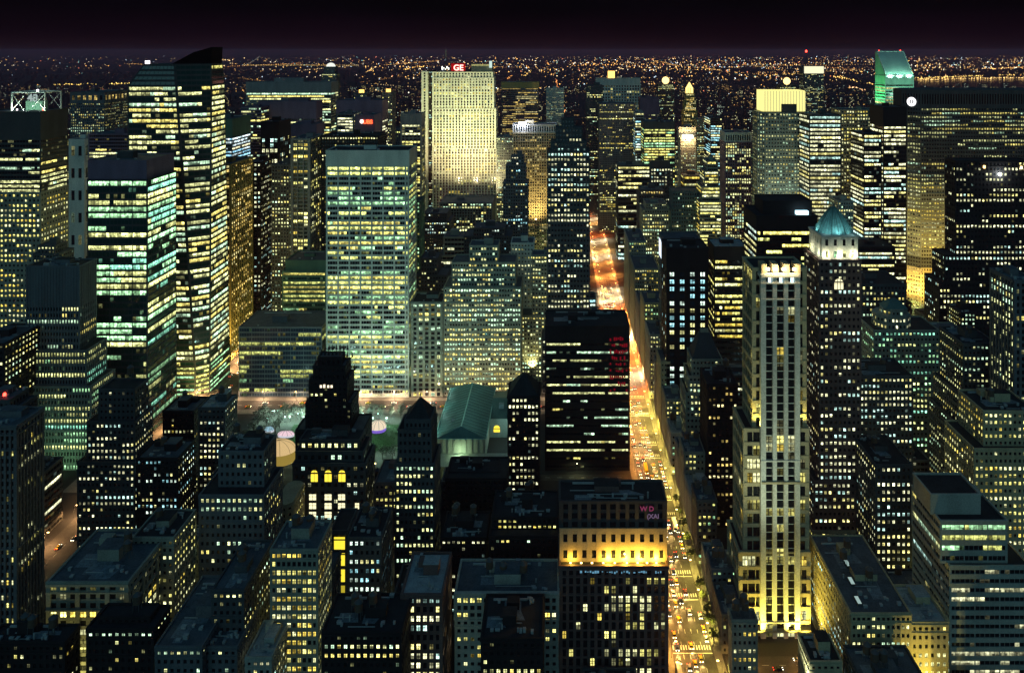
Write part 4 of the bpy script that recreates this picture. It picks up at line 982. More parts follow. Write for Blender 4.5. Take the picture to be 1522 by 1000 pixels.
# --- pale piered floodlit tower
YP = 424
r_pp,cpp,_ = T('piered_tower','slender floodlit tower with white vertical piers and yellow lit base beside the cream crowned tower', YP, 28,
  [(1100,1202,822,{'p':.18}),(1107,1200,638,{'p':.14,'fo':1.6}),(1120,1196,400,{'p':.10,'fo':3.2,'bo':3}),(1134,1184,408,{'z0':0,'fo':-1.4,'bo':4,'style':'pier','wall':'white','bay':6.1,'pw':.36,'pd':1.5,'sh':.10,'fh':4.4,'p':.06,'sd':.04,'lum':.7})],
  wall='sand', style='grid', bay=4.1, fh=7.2, pw=.10, sh=.26, pd=.5, sd=.95, edge=1.3, cat='skyscraper', kit='', roof='tar', pal='warm', seed='piered', lum=.9)
m = MB(); zt = PZ(408,YP-1.4)
for px in (1134,1150.7,1167.4,1184): m = MB(); m.box(ux(px,YP,cpp)-1.5,ux(px,YP,cpp)+1.5,-2.6,5,zt+.8,PZ(392,YP)+.5); part(r_pp,'pier_cap',m,[wallmat('sand')])
for px in (1140,1151.5,1162,1178):
    m = MB(); m.cyl(ux(px,YP,cpp),-2.9,PZ(400,YP),PZ(396,YP),.7,.7,8); part(r_pp,'crown_lamp',m,[emit('crown_lamp_warm',(1,.80,.45),16)])
    lamp('POINT', r_pp, (ux(px,YP,cpp),-4.2,PZ(398,YP)), 2200, (1,.78,.4), .4)
for px in (1142.5,1159,1175.5):
    m = MB(); m.box(ux(px,YP,cpp)-.7,ux(px,YP,cpp)+.7,-2.4,-1.8,PZ(419,YP),PZ(405,YP)); part(r_pp,'crown_window',m,[emit('crown_window_blue',(.7,.92,1),2.2)])
for px in (1110,1126,1176,1194):
    for pyl,fo_,e_l in ((822,1.6,19000),(638,3.2,11000)):
        lamp('SPOT', r_pp, (ux(px,YP,cpp),-.9,PZ(pyl,YP)+1.6), e_l, (1,.84,.16), .4, (PX(px,YP), YP+fo_+1, PZ(pyl,YP)+34), 120, .9)
    lamp('SPOT', r_pp, (ux(px,YP,cpp),-7.5,2.0), 60000, (1,.80,.12), .5, (PX(px,YP), YP, 34), 120, .9)
m = MB()
m.box(ux(1134,YP,cpp)-1.5,ux(1184,YP,cpp)+1.5,-3.6,-1.2,PZ(714,YP),PZ(711,YP)); m.box(ux(1099,YP,cpp),ux(1203,YP,cpp),-1.9,0,PZ(822,YP)+.98,PZ(822,YP)+1.9); m.box(ux(1099,YP,cpp),ux(1203,YP,cpp),-3.2,0,PZ(932,YP)-.6,PZ(932,YP)+.6)
part(r_pp,'ledge',m,[wallmat('sand')])
for s in (-1,):
    lamp('SPOT', r_pp, (ux(1100,YP,cpp)-9,14,3), 14000, (.75,1,.55), .5, (PX(1100,YP), YP+14, 60), 120, .9)
# --- cream crowned tower
YR = 500
r_cc,ccc,_ = T('crowned_tower','dark brick tower with a floodlit cream crown and a teal copper pyramid roof', YR, 33,
  [(1208,1286,790,{'p':.6,'pal':'warm','wall':'buff'}),(1210,1284,716,{'p':.55,'fo':.6}),(1218,1279,388,{'p':.5,'fo':2,'bo':1}),(1222,1274,352,{'p':.25,'fo':4.5,'bo':4,'wall':'white','bay':5.2,'fh':8,'pw':.65,'sh':.45,'pal':'green'})], wall='brick', pal='white', bay=2.9, fh=4.5, pw=.48, cat='skyscraper', kit='', seed='merc', roof='tar', side={'p':.45})
m = MB(); z0 = PZ(352,YR+4.5)+1; x0,x1 = ux(1222,YR+4.5,ccc),ux(1274,YR+4.5,ccc)
xm = (x0+x1)/2; hw = (x1-x0)/2
n = 8; ring = [(xm+hw*1.02*math.cos(math.pi/8+k*math.pi/4)/math.cos(math.pi/8)*.95, 16.5+10.5*math.sin(math.pi/8+k*math.pi/4)/math.cos(math.pi/8)*.95, z0) for k in range(8)]
tp = [(xm+1.6*math.cos(math.pi/8+k*math.pi/4), 16.5+1.6*math.sin(math.pi/8+k*math.pi/4), PZ(314,YR)) for k in range(8)]
def rg(f, z): return [(xm+(a-xm)*f, 16.5+(b-16.5)*f, z) for a,b,_ in ring]
zt_ = PZ(315,YR); hz_ = zt_-z0
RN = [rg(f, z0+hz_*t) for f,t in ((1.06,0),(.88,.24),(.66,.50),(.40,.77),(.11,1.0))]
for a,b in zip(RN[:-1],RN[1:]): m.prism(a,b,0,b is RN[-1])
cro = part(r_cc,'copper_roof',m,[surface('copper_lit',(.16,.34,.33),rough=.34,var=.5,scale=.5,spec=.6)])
m = MB()
for la,lb_ in zip(RN[:-1],RN[1:]):
    for k in range(8):
        a = Vector(la[k]); b = Vector(la[(k+1)%8]); c = Vector(lb_[k]); d = Vector(lb_[(k+1)%8])
        m.bar(a, c, .34, 5)
        for q in (.25,.5,.75): m.bar(a+(b-a)*q, c+(d-c)*q, .16, 4)
m.build('roof_rib',[COPPER],cro)
m = MB(); m.bar((xm,16.5,PZ(315,YR)),(xm,16.5,PZ(305,YR)),.35,6,0,.06); part(r_cc,'finial',m,[COPPER])
m = MB(); zc0 = PZ(352,YR+4.5)+.2; m.box(x0-1,x1+1,3.2,29.8,zc0-.4,zc0+.7)
for k in range(14): m.box(x0-.9+k*(x1-x0+1)/13.5,x0-.2+k*(x1-x0+1)/13.5,2.8,3.3,zc0-1.2,zc0-.35)
part(r_cc,'cornice',m,[wallmat('white')])
for dx,dy,w_ in ((-9,1.2,1500),(0,1.2,1700),(9,1.2,1500),(-14.5,10,900),(-14.5,22,900)):
    lamp('POINT', r_cc, (xm+dx,2.6 if dy < 5 else dy,PZ(384,YR)+1.5), w_*1.3, (1,.95,.62), .4)
for dx in (-11,0,11): lamp('SPOT', r_cc, (xm+dx,2.2,z0+1.2), 2600, (.55,.97,1), .3, (PX(1248,YR), YR+16, z0+9), 110, .8)
lamp('SPOT', r_cc, (x0-3,16,z0+1.2), 2200, (.55,.97,1), .3, (PX(1248,YR), YR+16, z0+9), 110, .8)
m = MB(); zb, zs = PZ(431,YR), PZ(422,YR); x = ux(1248,YR,ccc); hw = 2.9; pts = [(x-hw,zb),(x+hw,zb),(x+hw,zs)]+[(x+hw*math.cos(t),zs+hw*math.sin(t)) for t in [math.pi*k/8 for k in range(1,8)]]+[(x-hw,zs)]
for i in range(len(pts)):
    a,b = pts[i],pts[(i+1)%len(pts)]; m.tri((x,1.45,(zb+zs)/2),(a[0],1.45,a[1]),(b[0],1.45,b[1]))
aw = part(r_cc,'arched_window',m,[emit('room_pale',(1,.93,.55),1.35)])
m = MB(); m.box(x-1.1,x-.8,1.2,1.44,zb,zs+2.6); m.box(x+.8,x+1.1,1.2,1.44,zb,zs+2.6); m.box(x-hw,x+hw,1.21,1.43,zs-.2,zs+.1); m.build('frame',[wallmat('brick')],aw)
# east side of the avenue: a row of lower houses
hs = [(388,396,34,'buff','tan corner house with an ornate lit parapet at the avenue bottom',.4),
      (411,436,20,'brown','brown low house facing the lit avenue below the pale piered tower',.4),
      (437,452,27,'slate','slate house with a stack of yellow bay windows facing the avenue',.8),
      (453,468,22,'buff','buff low house with a pale cornice along the avenue',.4),
      (481,500,40,'brown','tall brown house wall catching street light along the avenue',.45),
      (501,526,31,'stone','stone house with a bluish flat roof along the avenue',.4),
      (527,548,46,'buff','buff avenue house taller than the bluish roofed house beside it',.5),
      (549,568,36,'grey','grey avenue house below the pyramid roofed block',.45),
      (585,610,30,'stone','pale teal roofed avenue house with round corner windows',.6),
      (611,636,44,'buff','buff avenue house under the matt black tower',.55),
      (640,668,62,'sand','slim sand block on the avenue lit yellow on its south face',.5),
      (672,684,50,'grey','narrow grey avenue block before the wide crossing',.5),
      (712,748,58,'stone','pale stone avenue block just past the wide crossing',.5),
      (752,790,74,'sand','tall yellow washed block along the far avenue',.5),
      (794,838,60,'grey','grey avenue block with a green lit awning side',.45),
      (842,900,82,'buff','buff avenue tower with bright corner rows',.6),
      (905,970,96,'stone','stone avenue tower facing the brightest part of the road',.6)]
for k,(ya,yb,hz,wl_,lb,p) in enumerate(hs):
    xl = AX((ya+yb)/2)+15.6; xr = {0:99.5,1:99.5}.get(k, xl+random.Random(k).uniform(11,14) if ya < 640 else xl+random.Random(k).uniform(16,26))
    if 640 <= ya < 684: xr = xl + 7
    T('avenue_house' if hz < 50 else 'avenue_block', lb, ya, yb-ya-.6, [(xl,xr,hz,{'p':p,'side':{'p':min(.8,p*1.1),'pal':'warm'}})], world=True, wall=wl_, lum=1.7, pal='lime' if k%3 else 'warm', bay=2.7, fh=4.1, cat='building', roof='pale' if k in (5,8) else 'felt', kit='mech' if k%2 else 'mech tank', cap=60)
# cathedral with twin spires
r_ca = empty('cathedral', (93,1400,0)); tag(r_ca,'pale gothic cathedral with slim twin spires right of the far avenue','church')
STN = wallmat('stone')
m = MB(); m.box(-12,12,0,60,0,32); m.prism([(-12,0,32),(12,0,32),(12,60,32),(-12,60,32)],[(-.3,0,46),(.3,0,46),(.3,60,46),(-.3,60,46)]); part(r_ca,'nave',m,[STN])
for sx,h_ in ((-8,104),(4,119)):
    m = MB(); m.box(sx-4,sx+4,-6,2,0,70); m.box(sx-4.4,sx+4.4,-6.4,2.4,68,70.5)
    for a in (-3.6,3.6):
        for b in (-5.6,1.6): m.cyl(sx+a,b,70,82,.8,.05,6)
    m.cyl(sx,-2,70,h_,3.7,.1,8)
    sp_ = part(r_ca,'spire',m,[STN])
    m = MB()
    for a in (-1.6,1.6): m.box(sx+a-.6,sx+a+.6,-6.25,-6.05,48,60)
    m.build('louvre',[STEEL],sp_)
for k in (-1,1): lamp('SPOT', r_ca, (k*9,-30,20), 60000, (.9,1,.6), .8, (93,1400,80), 100, .8)
FOOT.append((79,107,1392,1462,50,'cathedral'))
T('office_tower','dark block of white broken window rows right of the cathedral spires', 1180, 40, [(918,966,247,{'p':.62,'pal':'white'})], wall='dark', style='strip', cat='office building', bay=4, fh=6, cap=40)
T('office_tower','dark block with a blank penthouse above the dense masonry block of the far avenue', 1180, 40, [(967,1000,250,{'p':.45,'pal':'white'}),(967,996,240,{'p':0,'solid':True,'fo':2})], wall='dark', cat='office building', bay=4.5, fh=5.6, cap=40)
T('stone_block','brown block with one long amber window row in front of the broken white rows', 1090, 34, [(950,990,290,{'p':.45}),(952,986,283,{'p':.9,'pal':'gold','fh':9})], wall='umber', cat='building', bay=3.6, fh=5, cap=60)
T('stone_block','dense masonry block stepped at the top on the far avenue', 1010, 34, [(955,994,312,{'p':.72}),(960,990,303,{'p':.3})], wall='buff', cat='building', bay=3.0, fh=4.8, cap=80)
r_cn,ccn,_ = T('stone_block','dark green block with a crenellated double cornice left of the wedding cake tower', 1000, 36, [(998,1048,310,{'p':.5}),(1000,1046,286,{'p':.25,'fo':1.5,'bo':1.5})], wall='teal', cat='building', bay=3.2, fh=5, cap=80, kit='')
m = MB()
for zp,f_,a_,b_ in ((310,0,998,1048),(286,1.5,1000,1046)):
    for k in range(12):
        x = ux(a_+(b_-a_)*(k+.2)/12,1000,ccn); m = MB(); m.box(x,x+2.2,f_-.9,f_-.1,PZ(zp,1000)+.2,PZ(zp,1000)+3.2); part(r_cn,'battlement',m,[wallmat('teal')])

# ------------------------------------------------------------------ library
r_lb = empty('library', (-76,590,0)); tag(r_lb,'low library with green copper gabled roofs beside the park','library')
LW = wallmat('stone')
m = MB(); m.box(-19,19,10,100,0,19); m.box(19.2,46,50,100,0,16); m.box(-20,47,-12,9.8,0,8); m.box(-20.5,47.5,-12.4,-11.8,8,9.2); m.box(-20.5,-19.8,-11.7,9,8,9.2); m.box(46.9,47.5,-11.7,9,8,9.2)
for k in range(9): m.box(-18.6+k*4.4,-17.4+k*4.4,9.3,9.98,0.1,18)
for k in range(16): m.box(-19.5+k*4.3,-18.3+k*4.3,-12.9,-12.1,0,7.9)
part(r_lb,'wall',m,[LW])
m = MB(); m.prism([(-20,9.2,19),(20,9.2,19),(20,101,19),(-20,101,19)],[(-.4,16,25.5),(.4,16,25.5),(.4,95,25.5),(-.4,95,25.5)])
m.prism([(19.6,49,16),(47,49,16),(47,101,16),(19.6,101,16)],[(19.6,74,21.5),(40,74,21.5),(40,76,21.5),(19.6,76,21.5)])
rfl = part(r_lb,'roof',m,[COPPER])
m = MB(); m.bar((-20,9.2,19.3),(-20,101,19.3),.45,4); m.bar((20,9.2,19.3),(20,101,19.3),.45,4); m.bar((0,16,25.8),(0,95,25.8),.5,4); m.bar((-20,9.2,19.3),(20,9.2,19.3),.4,4)
for k in range(18):
    y = 12+k*5; m.bar((-19.8,y,19.15),(-.4,max(16,min(95,y)),25.6),.12,4); m.bar((19.8,y,19.15),(.4,max(16,min(95,y)),25.6),.12,4)
m.build('gutter',[surface('copper_pale',(.30,.50,.46),rough=.5)],rfl)
m = MB(); m.box(-10,-7.5,30,33,20.5,23.6); m.box(26,30,60,63,19,23); m.build('skylight',[ROOFL],rfl)
for x in (25,37):
    m = MB(); zb,zs,hw = 4.5,7.5,2.6; pts = [(x-hw,zb),(x+hw,zb),(x+hw,zs)]+[(x+hw*math.cos(t),zs+hw*math.sin(t)) for t in [math.pi*k/8 for k in range(1,8)]]+[(x-hw,zs)]
    for i in range(len(pts)):
        a,b = pts[i],pts[(i+1)%len(pts)]; m.tri((x,49.85,6.5),(a[0],49.85,a[1]),(b[0],49.85,b[1]))
    aw = part(r_lb,'arched_window',m,[ARCH]); m = MB(); m.box(x-hw,x+hw,49.6,49.8,7.1,7.7); m.build('frame',[STEEL],aw)
lamp('POINT', r_lb, (34,36,13), 3500, (.5,1,.9), .4); lamp('POINT', r_lb, (0,4,10.5), 3200, (.65,1,.55), .4); lamp('POINT', r_lb, (-24,-16,5), 2200, (.9,1,.3), .4); lamp('POINT', r_lb, (12,-16,5), 2600, (.75,1,.3), .4)
for y in (20,60,98): lamp('POINT', r_lb, (-24,y,23), 2600, (.5,1,.85), .4)
for y in (25,55,88): lamp('POINT', r_lb, (6,y,44), 1900, (.35,1,.9), .6)  # unseen teal lamps added over the library to brighten its roof
FOOT.append((-97,-28,577,692,26,'library'))
# ------------------------------------------------------------------ park
LAWN = surface('lawn_grass',(.04,.09,.03),rough=.9,var=.4,scale=.5)
m = MB(); m.quad((-262,592,.05),(-100,592,.05),(-100,680,.05),(-262,680,.05)); tag(m.build('park_path',[surface('park_gravel',(.13,.12,.10),rough=.9)]),kind='structure')
m = MB()
rng = random.Random(5)
m.quad((-226,618,.09),(-128,618,.09),(-128,662,.09),(-226,662,.09))
tag(m.build('lawn',[LAWN]),kind='structure')
m = MB()
for _ in range(2600):
    x,y = rng.uniform(-225,-129),rng.uniform(619,661); a = rng.uniform(0,6.28); s = rng.uniform(.3,.8)
    m.tri((x-s*math.cos(a)*.5,y-s*math.sin(a)*.5,.09),(x+s*math.cos(a)*.5,y+s*math.sin(a)*.5,.09),(x,y,.09+s*.6))
tag(m.build('grass',[LAWN]),None,None,kind='stuff')
def tree_mesh(seed, h, r, leaves, bare):
    rng = random.Random(seed); t = MB(); c = MB()
    t.bar((0,0,0),(0,0,h*.42),.32,7,0,.22)
    tips = []
    for k in range(9 if bare else 6):
        a = k*2.4+rng.random(); z = h*rng.uniform(.3,.45); e_ = Vector((r*.75*math.cos(a)*rng.uniform(.6,1),r*.75*math.sin(a)*rng.uniform(.6,1),h*rng.uniform(.62,.95)))
        t.bar((0,0,z),tuple(e_),.16,5,0,.05); tips.append(e_)
        for q in range(4 if bare else 2):
            s_ = Vector((0,0,z)).lerp(e_, rng.uniform(.4,.9)); f = s_+Vector((rng.uniform(-1,1),rng.uniform(-1,1),rng.uniform(.2,1)))*r*.4
            t.bar(tuple(s_),tuple(f),.07,4,0,.03); tips.append(f)
    for _ in range(leaves):
        p = rng.choice(tips)+Vector((rng.gauss(0,1),rng.gauss(0,1),rng.gauss(0,.8)))*r*.24
        n = Vector((rng.gauss(0,1),rng.gauss(0,1),rng.gauss(0,1))).normalized(); u = n.orthogonal().normalized(); v = n.cross(u); s = rng.uniform(.18,.5)
        c.quad(*[tuple(p+u*a*s+v*b*s*.7) for a,b in ((-1,-1),(1,-1),(1,1),(-1,1))])
    return t.mesh('trunk',[surface('bark',(.10,.085,.07),rough=.95)]), c
LEAF = surface('leaf_green',(.07,.10,.03),rough=.7,var=.5,scale=1.2); LEAFB = surface('leaf_winter',(.11,.12,.09),rough=.8,var=.5,scale=1.2)
TREES = []
for s in range(3):
    t,c = tree_mesh(s,11,4.2,170,True); TREES.append((t,c.mesh('crown',[LEAFB])))
STREETT = []
for s in range(3):
    t,c = tree_mesh(20+s,9,3.4,330,False); STREETT.append((t,c.mesh('crown',[LEAF])))
def plant(x,y,k,lst,label,group,sc=1.0):
    o = empty('tree',(x,y,.1),k*1.7); o.scale = (sc,)*3; tag(o,label,'tree',group)
    link('trunk',lst[k%3][0],o,(0,0,0)); link('crown',lst[k%3][1],o,(0,0,0))
rng = random.Random(9); k = 0
for y in (606,611,668,674,679):
    for x in np.arange(-258,-104,8.6):
        if rng.random() < .16 or (-236 < x < -204 and y < 640): continue
        plant(x+rng.uniform(-1.5,1.5),y+rng.uniform(-1,1),k,TREES,'thin winter tree in the teal lit rows around the park lawn','winter trees in the park',rng.uniform(.75,1.1)); k += 1
for x in (-254,-246,-237,-118,-110):
    for y in (622,633,645,656):
        plant(x+rng.uniform(-1.5,1.5),y,k,TREES,'thin winter tree in the teal lit rows around the park lawn','winter trees in the park',rng.uniform(.75,1.1)); k += 1
for q,y in enumerate(list(range(352,392,9))+list(range(418,466,10))+list(range(486,560,15))):
    plant(AX(y)+12.6,y,q,STREETT,'leafy street tree lit yellow green on the east pavement of the avenue','street trees on the avenue',random.Random(q).uniform(.7,1.0))
# pavilions
def dome(name,label,x,y,rx,ry,rz,mat,wallh=0,cat='pavilion',wm=None,ribs=10,ribmat=None):
    o = empty(name,(x,y,0.1)); tag(o,label,cat)
    m = MB(); n = 20
    for k in range(6):
        t0,t1 = k/6*math.pi/2,(k+1)/6*math.pi/2
        a = [(rx*math.cos(t0)*math.cos(2*math.pi*i/n),ry*math.cos(t0)*math.sin(2*math.pi*i/n),wallh+rz*math.sin(t0)) for i in range(n)]
        b = [(max(rx*math.cos(t1),.02)*math.cos(2*math.pi*i/n),max(ry*math.cos(t1),.02)*math.sin(2*math.pi*i/n),wallh+rz*math.sin(t1)) for i in range(n)]
        m.prism(a,b,0,False)
    part(o,'canopy',m,[mat])
    if wallh:
        m = MB(); m.prism([(rx*.97*math.cos(2*math.pi*i/n),ry*.97*math.sin(2*math.pi*i/n),0) for i in range(n)],[(rx*.97*math.cos(2*math.pi*i/n),ry*.97*math.sin(2*math.pi*i/n),wallh) for i in range(n)],0,False); part(o,'drum',m,[wm])
    m = MB()
    for i in range(ribs):
        a = 2*math.pi*i/ribs; pts = [(rx*1.01*math.cos(t)*math.cos(a),ry*1.01*math.cos(t)*math.sin(a),wallh+rz*1.01*math.sin(t)) for t in [q/5*math.pi/2 for q in range(6)]]
        for p_,q_ in zip(pts[:-1],pts[1:]): m.bar(p_,q_,.14,4)
    part(o,'rib',m,[ribmat or STEEL])
    return o
dm = dome('tent_pavilion','big round tan glowing tent at the near edge of the park',-218,604,13,10,8,emit('tent_tan',(.95,.66,.30),.75),8,wm=emit('tent_yellow',(.75,.52,.10),.42),ribmat=surface('tent_rib',(.4,.3,.15)))
dome('tent_pavilion','small cream dome with violet rim lights on the park terrace',-152,652,7,6,6,emit('tent_cream',(1,.84,.62),.9),2.5,wm=emit('tent_violet',(.25,.15,.75),.8))
dome('tent_pavilion','pinkish white tent beside the green of the park',-226,642,7,3.2,3.2,emit('tent_pink',(1,.72,.80),.9),1.5,wm=emit('tent_white',(.9,.9,1),.7))
dome('tent_pavilion','small white blue tent between the bare park trees',-243,650,4,3,3,emit('tent_blue',(.45,.75,.9),.7),1.5,wm=emit('tent_white',(.9,.9,1),.7))
# park lamps, street lamps
def lamp_meshes(h, arm):
    p = MB(); p.bar((0,0,0),(0,0,h),.13,6,0,.08); p.cyl(0,0,0,.7,.25,.18,8)
    if arm: p.bar((0,0,h-.1),(arm,0,h+.4),.07,5)
    hd = MB(); hd.box(arm-.55 if arm else -.3,arm+.55 if arm else .3,-.28,.28,h+.3,h+.55) if arm else hd.cyl(0,0,h,h+.7,.32,.38,8)
    return p.mesh('pole',[STEEL]), hd
pl,hd = lamp_meshes(8.2,2.2)
SOD = emit('sodium',(1,.62,.18),14); MERC = emit('mercury',(.65,1,.85),9); GRNW = emit('greenwhite',(.85,1,.6),10)
STREETP, STREETH = pl, hd.mesh('lamp_head',[SOD])
pl2,hd2 = lamp_meshes(4.2,0)
PARKP, PARKH = pl2, hd2.mesh('lamp_head',[MERC])
def street_lamp(x,y,rz,label,group,e_,col=(1,.60,.16),kind=0,globe=False):
    o = empty('street_lamp' if kind == 0 else 'park_lamp',(x,y,.12),rz); tag(o,label,'street lamp' if kind == 0 else 'park lamp',group)
    if kind == 0:
        link('pole',STREETP,o,(0,0,0)); link('lamp_head',STREETH,o,(0,0,0)); l_ = lamp('POINT',o,(2.2,0,8.1),e_*.55,col,.35) if globe else lamp('SPOT',o,(2.2,0,8.3),e_,col,.35,None,165,.35)
    else:
        link('pole',PARKP,o,(0,0,0)); link('lamp_head',PARKH,o,(0,0,0)); l_ = lamp('POINT',o,(0,0,5.4),e_,col,.3)
    return o
AVE = 17000.0
k = 0
for y in list(range(330,700,26))+list(range(716,1500,34)):
    far = y > 700
    e_ = AVE*(3.8 if far else 1.5 if y > 540 else 1.0)
    k += 1; c_ = [(1,.18,.03),(1,.34,.06),(1,.50,.14),(1,.70,.36)][random.Random(y*7).randrange(4)] if far else ((1,.34,.06) if 560 < y < 650 else (1,.46,.08))
    e_ *= random.Random(y).choice([.25,.6,1,1.5,2.1]) if far else random.Random(y).choice([.5,.9,1.2])
    street_lamp(AX(y)-11.8,y,0,'sodium street lamp on the pavement of the glowing avenue','avenue street lamps',e_,c_)
    street_lamp(AX(y)+11.8,y+13,math.pi,'sodium street lamp on the pavement of the glowing avenue','avenue street lamps',e_*(1 if far else .9),c_ if far else (1,.76,.14))
for y in range(440,900,30):
    street_lamp(-332,y,0,'sodium street lamp beside the red side avenue','side avenue street lamps',90000 if y > 690 else 20000,(1,.52,.2))
for x in range(-300,50,30):
    street_lamp(x,708.5,-math.pi/2,'sodium street lamp on the wide street north of the park','wide street lamps',24000,(1,.62,.35))
for x in range(96,330,34): street_lamp(x,396,math.pi/2,'orange street lamp on the side street at the lower right','side street lamps',12000,(1,.45,.1))
for x in range(-300,50,38): street_lamp(x,480.5,-math.pi/2,'street lamp in the narrow dark side street','narrow street lamps',1500,(.9,1,.5))
for x in range(-290,50,38): street_lamp(x,585.5,-math.pi/2,'street lamp on the street south of the park','park street lamps',1500,(.9,1,.5))
rng = random.Random(3)
for _ in range(42):
    x,y = rng.uniform(-255,-105),rng.choice([603,614,616,664,666,672,677])
    street_lamp(x,y,0,'globe park lamp glowing teal among the winter trees','park lamps',3600,(.55,1,.88),1)
for (x,y) in ((-205,640),(-160,630),(-190,655)): street_lamp(x,y,0,'globe park lamp glowing teal among the winter trees','park lamps',4500,(.25,1,.30),1)
rng = random.Random(31)
for y in (783,863,943,1023,1103,1183,1263):
    for x in np.arange(-300,520,46):
        if 44 < x < 96 or -340 < x < -300: continue
        street_lamp(x+rng.uniform(-6,6),y+5.5,-math.pi/2,'yellow green street lamp deep in a midtown side street','midtown side street lamps',rng.uniform(9000,40000),rng.choice([(1,.90,.22),(.75,1,.32),(1,.70,.16)]),globe=True)
for x0_ in (226,):
    for y in range(420,1300,42): street_lamp(x0_,y,0,'yellow green street lamp on the next avenue east','east avenue street lamps',9000,(.95,.90,.22),globe=True)
# floodlights which wash the big floodlit slab, the white slab and the broad slab
def flood(x,y,z,tx,ty,tz,e_,col,ang,label,onroof=True):
    o = empty('floodlight',(x,y,z)); tag(o,label,'floodlight','floodlights on roofs and posts')
    m = MB(); m.box(-.6,.6,-.4,.4,.6,1.5); m.bar((0,0,0),(0,0,.6),.12,5); m.build('housing',[STEEL],o)
    lamp('SPOT',o,(0,.2,2.2),e_,col,.8,(tx,ty,tz),ang,.9)
xs0, xs1 = PX(628,FL), PX(739,FL)
for k in range(4):
    x = xs0+(xs1-xs0)*(k+.5)/4
    flood(x,1215,72,x,FL,190,0.95e6,(1,.82,.40),80,'roof floodlight washing the cream slab with warm light')
for k in range(3):
    x = xs0+(xs1-xs0)*(k*.3+.1)
    flood(x+6,1216,84,x,FL,265,8.0e5,(.70,1,.48),70,'roof floodlight washing the cream slab top with greenish light')
for x in (PX(500,690),PX(546,690),PX(592,690)): flood(x,672,1.0,x,716,60,26000,(.85,1,.75),110,'ground floodlight washing the white slab from the park edge')
for x in (PX(640,690),PX(700,690),PX(760,690)): flood(x,693,.5,x,717,40,22000,(1,.86,.42),120,'ground floodlight washing the broad stone front')
for x in (452,500,548): flood(x,915,16,x,950,45,260000,(1,.66,.14),120,'low floodlight washing the foot of the broad dark slab gold')
flood(425,905,60,450,950,120,120000,(1,.70,.2),90,'roof floodlight on the lower floors of the broad dark slab')
flood(422,940,16,440,960,45,160000,(1,.66,.14),120,'low floodlight washing the angled end of the broad dark slab gold')
flood(PX(1165,960),955,60,PX(1165,1000),1000,110,260000,(.75,1,.85),110,'roof floodlight washing the foot of the crowned chamfered tower')
for x in (1118,1152,1186): flood(PX(x,352),346,26,PX(1159,YP)+(x-1152)*.12,YP,112,80000,(.88,1,.66),56,'roof floodlight washing the white piers of the floodlit tower')
flood(PX(66,560),562,2,PX(80,590),594,20,26000,(.45,1,.40),120,'green floodlight at the foot of the pinstripe tower')
for x in (147,158,169,181): flood(x,360,.5,x,377,26,42000,(1,.78,.12),130,'ground floodlight on the yellow lofts at lower right')
for px_ in (82,100,118): flood(PX(px_,372),364,12,PX(px_,372),372,42,14000,(1,.85,.25),120,'low floodlight on the column bays of the broad stone loft')
flood(PX(330,770),778,8,PX(328,800),800,70,110000,(1,.72,.18),120,'low floodlight washing the gold piers')
flood(PX(790,700),745,12,PX(776,770),772,60,45000,(1,.92,.35),110,'low floodlight washing the pale brick wall tower')
flood(PX(795,1130),1120,60,PX(795,1150),1150,130,300000,(1,.72,.25),120,'roof floodlight washing the cream tower')
for x in (PX(300,700),PX(285,700)): flood(x,698,1,x+4,722,30,40000,(1,.85,.25),130,'ground floodlight at the podium of the crystalline tower')

